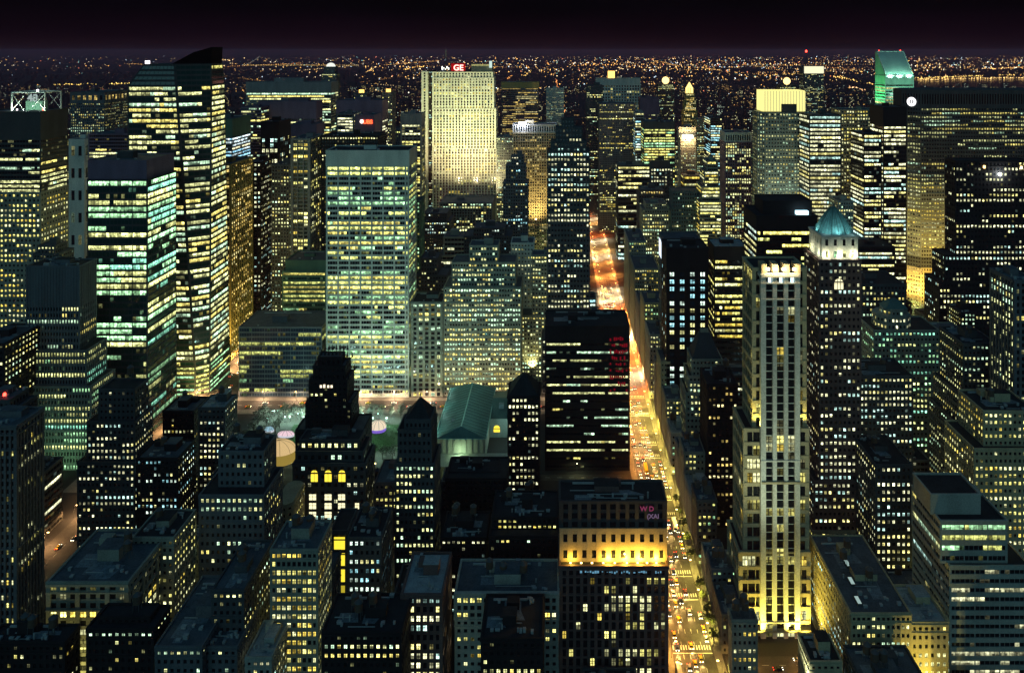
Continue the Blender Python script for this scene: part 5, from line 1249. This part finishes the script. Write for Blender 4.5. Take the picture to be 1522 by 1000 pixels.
# ------------------------------------------------------------------ vehicles
def car_meshes(col, kind):
    L, Wd = (4.7,1.9) if kind == 'car' else (11.5,2.5)
    b = MB()
    if kind == 'car':
        sec = [(-L/2,.35,.62),(-L/2,.75,.80),(-1.55,.92,.95),(1.05,.90,.95),(L/2-.15,.72,.85),(L/2,.38,.70)]
        pr = [(y,z) for y,z,_ in sec]
        hw = Wd/2
        lo = [(y,.28) for y,z in pr]
        for s in (-1,1):
            kk = len(b.v); b.v += [(s*hw*.97,y,z) for y,z in pr]+[(s*hw*.97,y,.28) for y,_ in reversed(pr)]
            f = tuple(kk+i for i in range(2*len(pr))); b.f.append(f if s < 0 else f[::-1]); b.m.append(0); b.g.append(None)
        for (y0,z0),(y1,z1) in zip(pr[:-1],pr[1:]): b.quad((-hw*.97,y0,z0),(hw*.97,y0,z0),(hw*.97,y1,z1),(-hw*.97,y1,z1))
        b.quad((-hw*.97,-L/2,.28),(hw*.97,-L/2,.28),(hw*.97,-L/2,.35),(-hw*.97,-L/2,.35))
        b.prism([(-.72,-1.0,1.38),(.72,-1.0,1.38),(.72,.55,1.40),(-.72,.55,1.40)],[(-.68,-.95,1.45),(.68,-.95,1.45),(.68,.5,1.47),(-.68,.5,1.47)])
        g = MB(); g.prism([(-.88,-1.65,.9),(.88,-1.65,.9),(.88,1.15,.9),(-.88,1.15,.9)],[(-.70,-1.0,1.39),(.70,-1.0,1.39),(.70,.52,1.40),(-.70,.52,1.40)])
        wy = (-1.4,1.4); wr = .33
    else:
        b.box(-Wd/2,Wd/2,-L/2,L/2,.35,3.0); b.box(-Wd/2+.15,Wd/2-.15,-L/2+.3,L/2-.3,3.0,3.2)
        g = MB()
        for s in (-1,1): g.box(s*(Wd/2+.02)-.02,s*(Wd/2+.02)+.02,-L/2+.5,L/2-.5,1.5,2.5)
        g.box(-Wd/2+.15,Wd/2-.15,-L/2-.05,-L/2+.02,1.3,2.6)
        wy = (-3.6,3.4); wr = .48
    w = MB()
    n = 10
    a = [(-.11,wr*math.cos(2*math.pi*i/n),wr*math.sin(2*math.pi*i/n)) for i in range(n)]; c = [(.11,y,z) for _,y,z in a]
    w.prism(a,c,0,True); kk = len(w.v); w.v += a[::-1]; w.f.append(tuple(kk+i for i in range(n))); w.m.append(0); w.g.append(None)
    hl = MB(); hl.box(-.2,.2,-.06,.06,-.11,.11)
    return dict(body=b,glass=g,wheel=w,light=hl,L=L,W=Wd,wy=wy,wr=wr)
TYRE = surface('tyre_rubber',(.02,.02,.02),rough=.9)
HEADL = emit('headlight_glow',(1,.93,.72),14); TAILL = emit('taillight_glow',(1,.05,.02),7)
CARC = {'yellow':(.75,.48,.02),'white':(.72,.72,.70),'black':(.015,.015,.018),'silver':(.35,.36,.37),'dark red':(.20,.02,.02),'navy':(.02,.03,.09),'red':(.6,.03,.03)}
CM = {}
def car_kit(col,kind):
    if (col,kind) not in CM:
        d = car_meshes(col,kind); pm_ = surface('paint_'+col.replace(' ','_'),CARC[col],rough=.3,var=.1,spec=.5)
        CM[(col,kind)] = dict(body=d['body'].mesh('body',[pm_]),window=d['glass'].mesh('window',[GLASS]),wheel=d['wheel'].mesh('wheel',[TYRE]),headlight=d['light'].mesh('headlight',[HEADL]),taillight=d['light'].mesh('taillight',[TAILL]),d=d,
             far=None)
        f = MB(); 
        for src,mi in ((d['body'],0),(d['glass'],1)):
            kk = len(f.v); f.v += src.v
            for q in src.f: f.f.append(tuple(kk+i for i in q)); f.m.append(mi); f.g.append(None)
        z = .68 if kind == 'car' else .9
        for s in (-1,1): f.box(s*d['W']*.36-.2,s*d['W']*.36+.2,-d['L']/2-.08,-d['L']/2+.02,z-.11,z+.11,2); f.box(s*d['W']*.38-.2,s*d['W']*.38+.2,d['L']/2-.02,d['L']/2+.08,z-.1,z+.1,3)
        for s in (-1,1):
            for y in d['wy']: f.box(s*(d['W']/2-.12)-.1,s*(d['W']/2-.12)+.1,y-.33,y+.33,0,.6,4)
        CM[(col,kind)]['far'] = f.mesh('car',[pm_,GLASS,HEADL,TAILL,TYRE])
    return CM[(col,kind)]
def vehicle(x,y,rz,col,kind,label,group,full=True,z=.04):
    kt = car_kit(col,kind); d = kt['d']; nm = 'car' if kind == 'car' else 'bus'
    if not full:
        o = bpy.data.objects.new(nm,kt['far']); o.location = (x,y,z); o.rotation_euler = (0,0,rz); COL.objects.link(o); tag(o,label,nm,group); return o
    o = empty(nm,(x,y,z),rz); tag(o,label,nm,group)
    link('body',kt['body'],o,(0,0,0)); link('window',kt['window'],o,(0,0,0))
    zz = .68 if kind == 'car' else .9
    for s in (-1,1):
        for yy in d['wy']: link('wheel',kt['wheel'],o,(s*(d['W']/2-.12),yy,d['wr']))
        link('headlight',kt['headlight'],o,(s*d['W']*.36,-d['L']/2-.03,zz)); link('taillight',kt['taillight'],o,(s*d['W']*.38,d['L']/2+.03,zz))
    return o
rng = random.Random(21)
cols = ['yellow']*5+['white','black','black','silver','silver','navy','dark red']
for ln,x_ in enumerate((-8.2,-3.5,.0,3.6)):
    y = 335+rng.uniform(0,8)
    while y < 1050:
        c = rng.choice(cols); lb = {'yellow':'yellow taxi driving down a lane of the glowing avenue'}.get(c,'%s car driving down a lane of the glowing avenue'%c)
        v_ = vehicle(AX(y)+x_+rng.uniform(-.3,.3),y,rng.uniform(-.03,.03),c,'car',lb,'%s cars driving on the glowing avenue'%c,y < 620)
        lamp('SPOT',v_,(0,-2.45,.75),6500 if y < 700 else 11000,(1,.60,.18),.12,(v_.location.x,y-15,0),64,.7)
        if rng.random() < .5: lamp('POINT',v_,(0,2.7,.7),110 if y < 700 else 400,(1,.06,.03),.12)
        y += rng.choice([9,12,16,24,34]) if y < 700 else rng.uniform(18,40)
y = 340
while y < 640:
    if not any(abs(y-q) < 9 for q in (386,403,455,475,535,555,612,632)):
        c = rng.choice(['black','silver','white','navy','yellow']); vehicle(AX(y)+8.9,y,0,c,'car','%s car parked along the east kerb of the avenue'%c,'%s cars parked along the avenue kerb'%c,True)
    y += rng.uniform(6.2,11)
vehicle(AX(383)-9.6,381,0,'red','bus','red bus at the west kerb near the bottom edge',None,True)
vehicle(AX(398)-9.6,396,0,'white','bus','white bus behind the red bus at the west kerb',None,True)
vehicle(AX(520)+7.5,520,0,'white','bus','white bus at the east side of the avenue beside low houses',None,True)
vehicle(AX(575)-3.4,590,0,'yellow','bus','yellow lit bus in the middle of the avenue near the wide crossing',None,True)
for k in range(22):
    x = -295+k*15+rng.uniform(-4,4); lane = k%2
    c = rng.choice(cols); vehicle(x,694.5 if lane else 701.5,R(90) if lane else R(-90),c,'car','%s car on the wide street north of the park'%c,'%s cars on the wide street'%c,False)
for k in range(40):
    y = 440+k*11+rng.uniform(-3,3); c = rng.choice(cols)
    if abs(y-474) < 7 or abs(y-698) < 12: continue
    vehicle(-327+(k%4)*5,y,R(180) if k%3 else 0,c,'car','%s car on the red side avenue'%c,'%s cars on the side avenue'%c,False)
for k in range(7):
    c = ['yellow','black','silver','white','navy','yellow','black'][k]; vehicle(100+k*13+rng.uniform(-3,3),400 if k%2 else 406,R(90) if k%2 else R(-90),c,'car','%s car in the orange lit side street at lower right'%c,'%s cars in the lower right side street'%c,True)
# traffic lights at the crossings
TLP = MB(); TLP.bar((0,0,0),(0,0,5.5),.1,6); TLP.bar((0,0,5.3),(3.2,0,5.6),.07,5); TLP = TLP.mesh('pole',[STEEL])
TLB = MB(); TLB.box(2.8,3.2,-.2,.2,4.6,5.7); TLB = TLB.mesh('housing',[surface('signal_yellow',(.6,.42,.03),rough=.5)])
TLL = MB(); TLL.box(2.85,3.15,-.32,-.21,5.3,5.6); TLL = TLL.mesh('signal',[emit('signal_red',(1,.08,.04),7)])
for y in (415,484,560,640,720):
    for s in (-1,1):
        o = empty('traffic_light',(AX(y)+s*11.7,y,.15),0 if s < 0 else math.pi); tag(o,'yellow traffic light at a crossing of the glowing avenue','traffic light','avenue traffic lights')
        link('pole',TLP,o,(0,0,0)); link('housing',TLB,o,(0,0,0)); link('signal',TLL,o,(0,0,0))

# ------------------------------------------------------------------ fillers between the measured buildings
def free(x0,x1,y0,y1,g=3):
    for a,b,c,d,_,_ in FOOT:
        if x0 < b+g and x1 > a-g and y0 < d+g and y1 > c-g: return False
    for a,b,c,d in ((49,91,0,2400),(-334,-305,0,1050),(-310,60,572,716),(88,420,394,411),(-400,500,684,712),(-310,420,468,481)):
        if x0 < b and x1 > a and y0 < d and y1 > c: return False
    return True
rng = random.Random(77)
HERO = [(o.get('label'), o) for o in bpy.data.objects if o.parent is None and o.get('category') in ('skyscraper','building','office building','church','library','apartment tower')]
HS = []
SHORT = {'dark glass tower with white lattice':'the lattice topped tower','tall crystalline':'the crystalline tower','green glass tower':'the green glass tower','stepped dark green':'the pinstripe tower','tall white slab':'the white slab','huge floodlit':'the floodlit cream slab','tall dark stepped stone':'the tall stepped tower by the avenue','black curtain':'the black bank tower','black gothic':'the black gothic tower','slender floodlit':'the pale piered tower','dark brick tower with':'the cream crowned tower','immense broad':'the broad dark slab','great black':'the great black tower','chamfered':'the glowing crown tower','green lit tower with':'the slanted roof tower','striped tower in':'the amber framed tower','cream tower with':'the cream pier tower','matt black':'the matt black tower','pale gothic':'the cathedral','long blue glass':'the blue glass block','wide stone palace':'the columned palace','brown brick block':'the amber loggia block','pale concrete':'the white strip building','long low loft':'the long skylit loft','low library':'the library','heavy masonry':'the arched window block','far wide slab':'the far pier slab','slender tower with a glowing':'the golden lantern tower','dark tower with yellow lit rows':'the yellow rowed tower','office tower with gold':'the gold piered tower','tower of unbroken':'the white ribbon tower','tower banded':'the yellow banded tower','office tower with white fins':'the white finned tower','wide tower washed':'the magenta tower','stone loft with bright yellow':'the bright window loft','dark blue tower':'the dark blue tower','broad stepped stone':'the broad stone front','greenish cornice':'the pavilion hotel','stepped dark stone tower':'the stepped dark stone tower'}
for lb,o in HERO:
    for k_,v_ in SHORT.items():
        if lb.startswith(k_): HS.append((v_, o.location.x, o.location.y))
used = set()
def autolabel(x,y,z,wl_,p,extra):
    c = CX+F*x/y
    size = 'low' if z < 32 else ('mid height' if z < 70 else 'tall')
    colr = {'umber':'dark grey','black':'black','slate':'slate grey','brick':'dark brick','buff':'buff','brown':'dull grey','stone':'pale stone','grey':'grey','mauve':'mauve','sand':'sand coloured','dark':'charcoal','white':'whitish','teal':'teal'}[wl_]
    lit = 'few lit windows' if p < .25 else ('scattered lit windows' if p < .5 else 'many lit windows')
    cand = sorted(HS, key=lambda h: abs(CX+F*h[1]/h[2]-c)*1.0+abs(math.log(h[2]/y))*160)
    for h in cand[:9]:
        hc = CX+F*h[1]/h[2]
        rel = ('in front of ' if h[2] > y+50 else 'behind ' if h[2] < y-50 else 'beside ')
        sd = 'slightly left, ' if hc-c > 45 else 'slightly right, ' if c-hc > 45 else ''
        for ex in ('', extra):
            lb = '%s %s building with %s%s, %s%s%s' % (size,colr,lit,ex,sd,rel,h[0])
            if lb not in used and len(lb.split()) <= 16:
                used.add(lb); return lb
    return None
NF = 0
# what the photograph shows clear of anything in front: (left, right, top, bottom, depth) in its pixels
KEEP = [(330,655,588,700,600),(400,442,600,700,600),(645,760,560,705,590),(235,365,530,612,730),(60,120,775,850,480),(436,556,525,800,500),
        (494,516,790,905,420),(811,990,465,1000,620),(1085,1205,300,960,424),(1195,1285,310,800,500),(116,232,580,800,490),(20,165,390,690,590),
        (128,330,230,590,640),(583,650,600,850,455),(755,805,570,720,560),(985,1115,360,700,570),(1015,1080,500,710,570),(72,192,860,1000,372),(198,258,800,920,402),
        (297,395,672,880,425),(403,495,785,1000,372),(517,580,800,950,402),(598,656,880,1000,372),(677,830,885,1000,386),(1205,1410,800,1000,377),(1352,1522,740,1000,385),
        (1276,1345,424,480,640),(1299,1440,462,560,615),(1388,1500,512,640,520),(1278,1356,560,640,530),(1302,1354,692,800,470),(1448,1522,612,720,452),(1048,1098,572,760,520),
        (485,620,200,590,715),(355,480,460,590,715),(655,775,360,590,717),(812,880,178,470,722),(305,480,380,520,800)]
def filler(ya,yb,n,dim,zr,part_,pr,wl_,xpad=30):
    global NF
    tries = 0; made = 0
    while made < n and tries < n*40:
        tries += 1
        y = rng.uniform(ya,yb)
        px = rng.uniform(-xpad,1522+xpad)
        x = PX(px,y)
        w_ = rng.uniform(*dim); d_ = rng.uniform(*dim)
        if not free(x-w_/2,x+w_/2,y,y+d_): continue
        # keep to the lots of the street grid
        z = zr[0]+(zr[1]-zr[0])*rng.random()**1.6
        ytop = YH+F*(H-z)/y
        sx0, sx1 = CX+F*(x-w_/2)/y, CX+F*(x+w_/2)/y
        yb_ = YH+F*H/y
        if any(y < q[4] and sx0 < q[1] and sx1 > q[0] and ytop < q[3] and yb_ > q[2] for q in KEEP): continue
        if 930 > px > 870 and y < 1100 and px < 905: continue
        wall_ = rng.choice(wl_); p = rng.uniform(*pr)
        pal = rng.choice(['pale','warm','white','lime','cool','pale'])
        kit = rng.choice(['mech','mech tank','mech tank'])
        ex = rng.choice([' and a flat roof',' and roof vents',' and tidy rows',' and a plain parapet'])
        lb = autolabel(x,y,z,wall_,p,ex)
        if lb is None: continue
        st = rng.choice(['grid','grid','grid','pier','strip'])
        tiers = [(x-w_/2,x+w_/2,z)]
        if z > 45 and rng.random() < .5: tiers = [(x-w_/2,x+w_/2,z*.75),(x-w_*.36,x+w_*.36,z)]
        T('city_block' if z < 70 else 'city_tower', lb, y, d_, tiers, world=True, wall=wall_, style=st, p=p, pal=pal, part=part_, kit=kit if part_ else 'mech', cat='building', group=None, cap=40 if part_ else 0,
          roof=rng.choice(['tar','tar','felt']), bay=3.0 if y < 900 else 4.6, fh=4.2 if y < 900 else 5.4, lum=1.6 if y < 900 else 1.35, dead=.22)
        made += 1; NF += 1
DK = ['umber','black','slate','brick','umber','brown','dark','buff']
filler(335,468,16,(18,34),(12,34),True,(.05,.25),DK)
filler(484,568,24,(18,34),(16,48),True,(.08,.35),DK)
filler(590,684,18,(18,34),(20,55),True,(.2,.6),DK)
filler(716,900,46,(18,40),(25,80),True,(.35,.7),DK+['buff','stone'])
filler(900,1200,64,(24,46),(28,110),False,(.45,.8),DK+['buff','stone','grey'])
filler(1200,1600,74,(26,55),(35,130),False,(.45,.8),DK+['buff','stone','grey','mauve'])
filler(1600,2500,74,(30,60),(30,130),False,(.35,.65),DK+['slate','mauve','grey'])

# ------------------------------------------------------------------ far city and its lights
rng = random.Random(8)
m = MB(); BL = []
for _ in range(4600):
    y = 2450+rng.random()**1.8*9000; px = rng.uniform(-60,1580); x = PX(px,y)
    if 3000 < x < 10500 and 6500 < y < 9000: continue
    s = rng.uniform(12,34)*(1+y/9000); h_ = rng.choice([12,16,20,26,40,60])*rng.uniform(.7,1.25)*(1.25 if y < 4500 else .8)
    m.box(x-s/2,x+s/2,y,y+s*rng.uniform(.6,1.4),0,h_,0)
    if y < 6500: BL.append((x,y,s,h_))
tag(m.build('distant_city',[surface('far_city_wall',(.05,.05,.055),rough=.9)]),None,None,kind='stuff')
m = MB()
def pt(x,y,z,r,c,s):
    k = len(m.v); m.v += ((x+r,y,z),(x,y+r,z),(x-r,y,z),(x,y-r,z),(x,y,z+r),(x,y,z-r))
    for a,b in ((0,1),(1,2),(2,3),(3,0)):
        m.f.append((k+a,k+b,k+4)); m.m.append(0); m.g.append((*c,s)); m.f.append((k+b,k+a,k+5)); m.m.append(0); m.g.append((*c,s))
CO = [((1,.50,.12),.5),((1,.72,.34),.2),((1,.88,.65),.13),((.65,.85,1),.09),((1,.25,.12),.04),((.4,.9,.8),.04)]
for x,y,s,h_ in BL:
    f_ = rng.random(); c_ = rng.choice([(1,.95,.5),(1,.8,.3),(.8,1,.75),(1,.6,.2)])
    for zz in np.arange(5, h_-2, 6.5):
        for xx in np.arange(x-s/2+2.5, x+s/2-2, 6.0):
            if rng.random() < f_*.45: w_ = 1.6; m.quad((xx-w_,y-.3,zz-1.3),(xx+w_,y-.3,zz-1.3),(xx+w_,y-.3,zz+1.3),(xx-w_,y-.3,zz+1.3),0,(*c_,rng.uniform(.4,1.6)))
def colr():
    t = rng.random(); a = 0
    for c,w_ in CO:
        a += w_
        if t <= a: return c
    return CO[0][0]
for _ in range(17000):
    py = 82.5+rng.random()*5+abs(rng.gauss(0,1))*33*(.45+rng.random()*.9)
    if py > 205: continue
    px = rng.uniform(-20,1545)
    dens = .20+.80*min(1,max(0,(px-200)/900)) if py < 130 else .55
    if py > 128 and px < 300: dens *= .5
    if rng.random() > dens: continue
    y = F*H/(py-YH); x = PX(px,y)
    if 3000 < x < 10500 and 6500 < y < 9000: continue
    if py > 150 and rng.random() < .35: continue
    z = rng.uniform(4,22) if y > 4000 else rng.uniform(20,75)
    k_ = rng.random()**2.2
    if (math.sin(x*.0031+y*.0007)+math.sin(x*.0013-y*.0011+2)+math.sin(y*.0023+x*.0002))*.33+.5 < rng.random()*.9: continue
    pt(x,y,z,y/774*(.20+.44*k_),colr(),(.25+3.4*k_)*(.6 if px < 500 else 1.0)*math.exp(min(y,26000)*3.0e-5))
# strings of lamps along far roads
for (pa,ya,pb_,yb,n,c) in ((0,1,0,1,0,None),(700,104,735,96,16,(1,.5,.1)),(590,106,632,99,22,(1,.55,.12)),(440,107,505,112,14,(1,.55,.2)),(1225,112,1300,128,42,(1,.6,.15)),(1262,131,1302,140,24,(1,.55,.25)),(1360,118,1522,112,110,(1,.62,.16)),(1365,120,1522,117,90,(1,.6,.2)),(1440,105,1522,101,40,(1,.5,.15)),(1150,113,1235,108,40,(1,.6,.15)),(820,112,838,104,10,(1,.55,.2)),(826,120,832,145,16,(1,.35,.1)),(833,148,842,176,16,(1,.4,.12)),(770,122,790,106,14,(1,.6,.15)),(80,128,200,126,48,(1,.66,.15)),(230,118,200,124,12,(1,.6,.2)),(310,92,345,90,16,(1,.7,.3)),(545,108,560,100,10,(1,.6,.2)),(990,104,1090,106,20,(1,.5,.12)),(850,98,980,97,30,(1,.45,.1))):
    for i in range(n):
        t = i/max(n-1,1); py = ya+(yb-ya)*t+rng.uniform(-1.0,1.0); px = pa+(pb_-pa)*t+rng.uniform(-1.5,1.5)
        y = F*H/(py-YH); pt(PX(px,y),y,12,y/774*rng.uniform(.35,.75),c,rng.uniform(1.0,4.0)*math.exp(min(y,26000)*3.0e-5))
for _ in range(70):                                       # lit streets seen end on or across
    y0_ = 3200+rng.random()**1.5*14000; x0_ = PX(rng.uniform(250,1560),y0_); a_ = rng.choice([rng.gauss(1.571,.05), rng.gauss(.1,.25), rng.gauss(2.2,.3)])
    n_ = rng.randint(14,46); dl = rng.uniform(28,60)*(1+y0_/9000); c_ = rng.choice([(1,.50,.12),(1,.58,.18),(1,.68,.30),(1,.42,.10)]); s_ = rng.uniform(.5,2.6)
    for i in range(n_):
        x_,y_ = x0_+math.cos(a_)*dl*i+rng.gauss(0,6), y0_+math.sin(a_)*dl*i
        if 3000 < x_ < 10500 and 6500 < y_ < 9000: continue
        pt(x_,y_,14,y_/774*rng.uniform(.22,.5),c_,s_*rng.uniform(.4,1.3)*math.exp(min(y_,26000)*3.0e-5))
tag(m.build('city_lights',[LITW]),None,None,kind='stuff')
# two far bridges
def bridge(label,px0,px1,pt0,pt1,pyd,pyt,Yb,nl,col,side):
    o = empty('suspension_bridge',(PX((px0+px1)/2,Yb),Yb,0)); tag(o,label,'bridge'); c = o.location.x
    zd,zt = PZ(pyd,Yb),PZ(pyt,Yb); s = Yb/774
    m = MB(); m.box(PX(px0,Yb)-c,PX(px1,Yb)-c,-12,12,zd-5,zd-1); part(o,'deck',m,[STEEL])
    for p in (pt0,pt1):
        x = PX(p,Yb)-c; m = MB()
        for yy in (-14,14): m.box(x-6,x+6,yy-4,yy+4,0,zt)
        m.box(x-5,x+5,-14,14,zt-14,zt-6); m.box(x-5,x+5,-14,14,zd+20,zd+28); part(o,'tower',m,[STEEL])
    xs = lambda p: PX(p,Yb)-c
    def cable(pa,za,pb_,zb,sag):
        return [(xs(pa+(pb_-pa)*t),0,za+(zb-za)*t-4*sag*t*(1-t)) for t in [k/14 for k in range(15)]]
    segs = [cable(px0,zd,pt0,zt,(zt-zd)*.12),cable(pt0,zt,pt1,zt,(zt-zd)*.88),cable(pt1,zt,px1,zd,(zt-zd)*.12)]
    m = MB()
    for sg_ in segs:
        for a,b in zip(sg_[:-1],sg_[1:]): m.bar(a,b,2.0,4)
    cb_ = part(o,'cable',m,[STEEL])
    global_m = MB()
    for sg_ in segs:
        for a in sg_: global_m.cyl(a[0],a[1],a[2]-s*.22,a[2]+s*.22,s*.22,s*.22,5)
    global_m.build('cable_lamp',[emit('bead_'+side,(.95,.92,.75),1.2)],cb_)
    m = MB()
    for k in range(nl): x = xs(px0+(px1-px0)*k/(nl-1)); m.cyl(x,0,zd,zd+s*.5,s*.3,s*.3,5)
    part(o,'deck_lamp',m,[emit('deck_'+side,col,2.2)])
bridge('long far suspension bridge strung with amber lights at upper left',362,532,386,508,97.5,84,13000,70,(1,.62,.16),'amber')
bridge('pale far bridge peak just above the broad dark slab at right',1400,1480,1424,1456,137,125,5200,10,(.85,.9,1),'pale')

# lattice frame on the lattice topped tower
m = MB(); y0 = 6; z0 = PZ(167,745)+1; z1 = PZ(138,745); xl,xr = ux(11,745,cx_t),ux(61,745,cx_t)
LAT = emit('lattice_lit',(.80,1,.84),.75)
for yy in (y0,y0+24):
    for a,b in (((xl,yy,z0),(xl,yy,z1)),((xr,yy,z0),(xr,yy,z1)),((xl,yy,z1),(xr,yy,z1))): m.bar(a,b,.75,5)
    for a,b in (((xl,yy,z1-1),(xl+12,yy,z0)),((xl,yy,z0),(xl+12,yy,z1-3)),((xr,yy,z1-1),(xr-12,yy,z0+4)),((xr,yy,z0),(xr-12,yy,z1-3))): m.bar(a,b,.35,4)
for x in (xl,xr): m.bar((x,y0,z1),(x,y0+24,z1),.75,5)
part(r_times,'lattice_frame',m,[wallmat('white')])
m = MB(); m.box(xl+8,xr-8,14,22,z0,z0+9); part(r_times,'roof_house',m,[wallmat('green')])
text(r_times,'sign_letters','48',((xl+xr)/2-1,13.2,z0+8.5),10,emit('sign_pale',(.75,.95,.9),.5),depth=.4)
for x in (xl+3,xr-3,(xl+xr)/2): lamp('POINT', r_times, (x,3,z0+2), 7000, (.75,1,.80), .6)
m = MB(); m.cyl(xr-10,10,z1+.5,z1+2.5,1,1,6); part(r_times,'roof_lamp',m,[emit('lamp_violetwhite',(.95,.85,1),6)])
for i,x in enumerate((xl+3,xr-4)):
    m = MB(); m.cyl(x,9,z0,z0+1.5,.8,.8,6); part(r_times,'roof_lamp',m,[emit('lamp_red',(1,.2,.12),4) if i else emit('lamp_pale',(1,.9,.95),3)])
print('windows', NWIN, 'fillers', NF, 'objects', len(bpy.data.objects))
# ------------------------------------------------------------------ thin night haze over the whole town
hz = bpy.data.materials.new('haze_air'); hz.use_nodes = True
hn, hl = hz.node_tree.nodes, hz.node_tree.links; hn.clear()
ho = hn.new('ShaderNodeOutputMaterial'); hv = hn.new('ShaderNodeVolumePrincipled')
hv.inputs['Color'].default_value = (1.0, 0.33, 0.47, 1); hv.inputs['Density'].default_value = 0.000048; hv.inputs['Anisotropy'].default_value = 0.0
hl.new(hv.outputs[0], ho.inputs['Volume'])
m = MB(); m.box(-46000, 46000, -900, 95000, -1, 352); tag(m.build('haze', [hz]), None, None, kind='stuff')
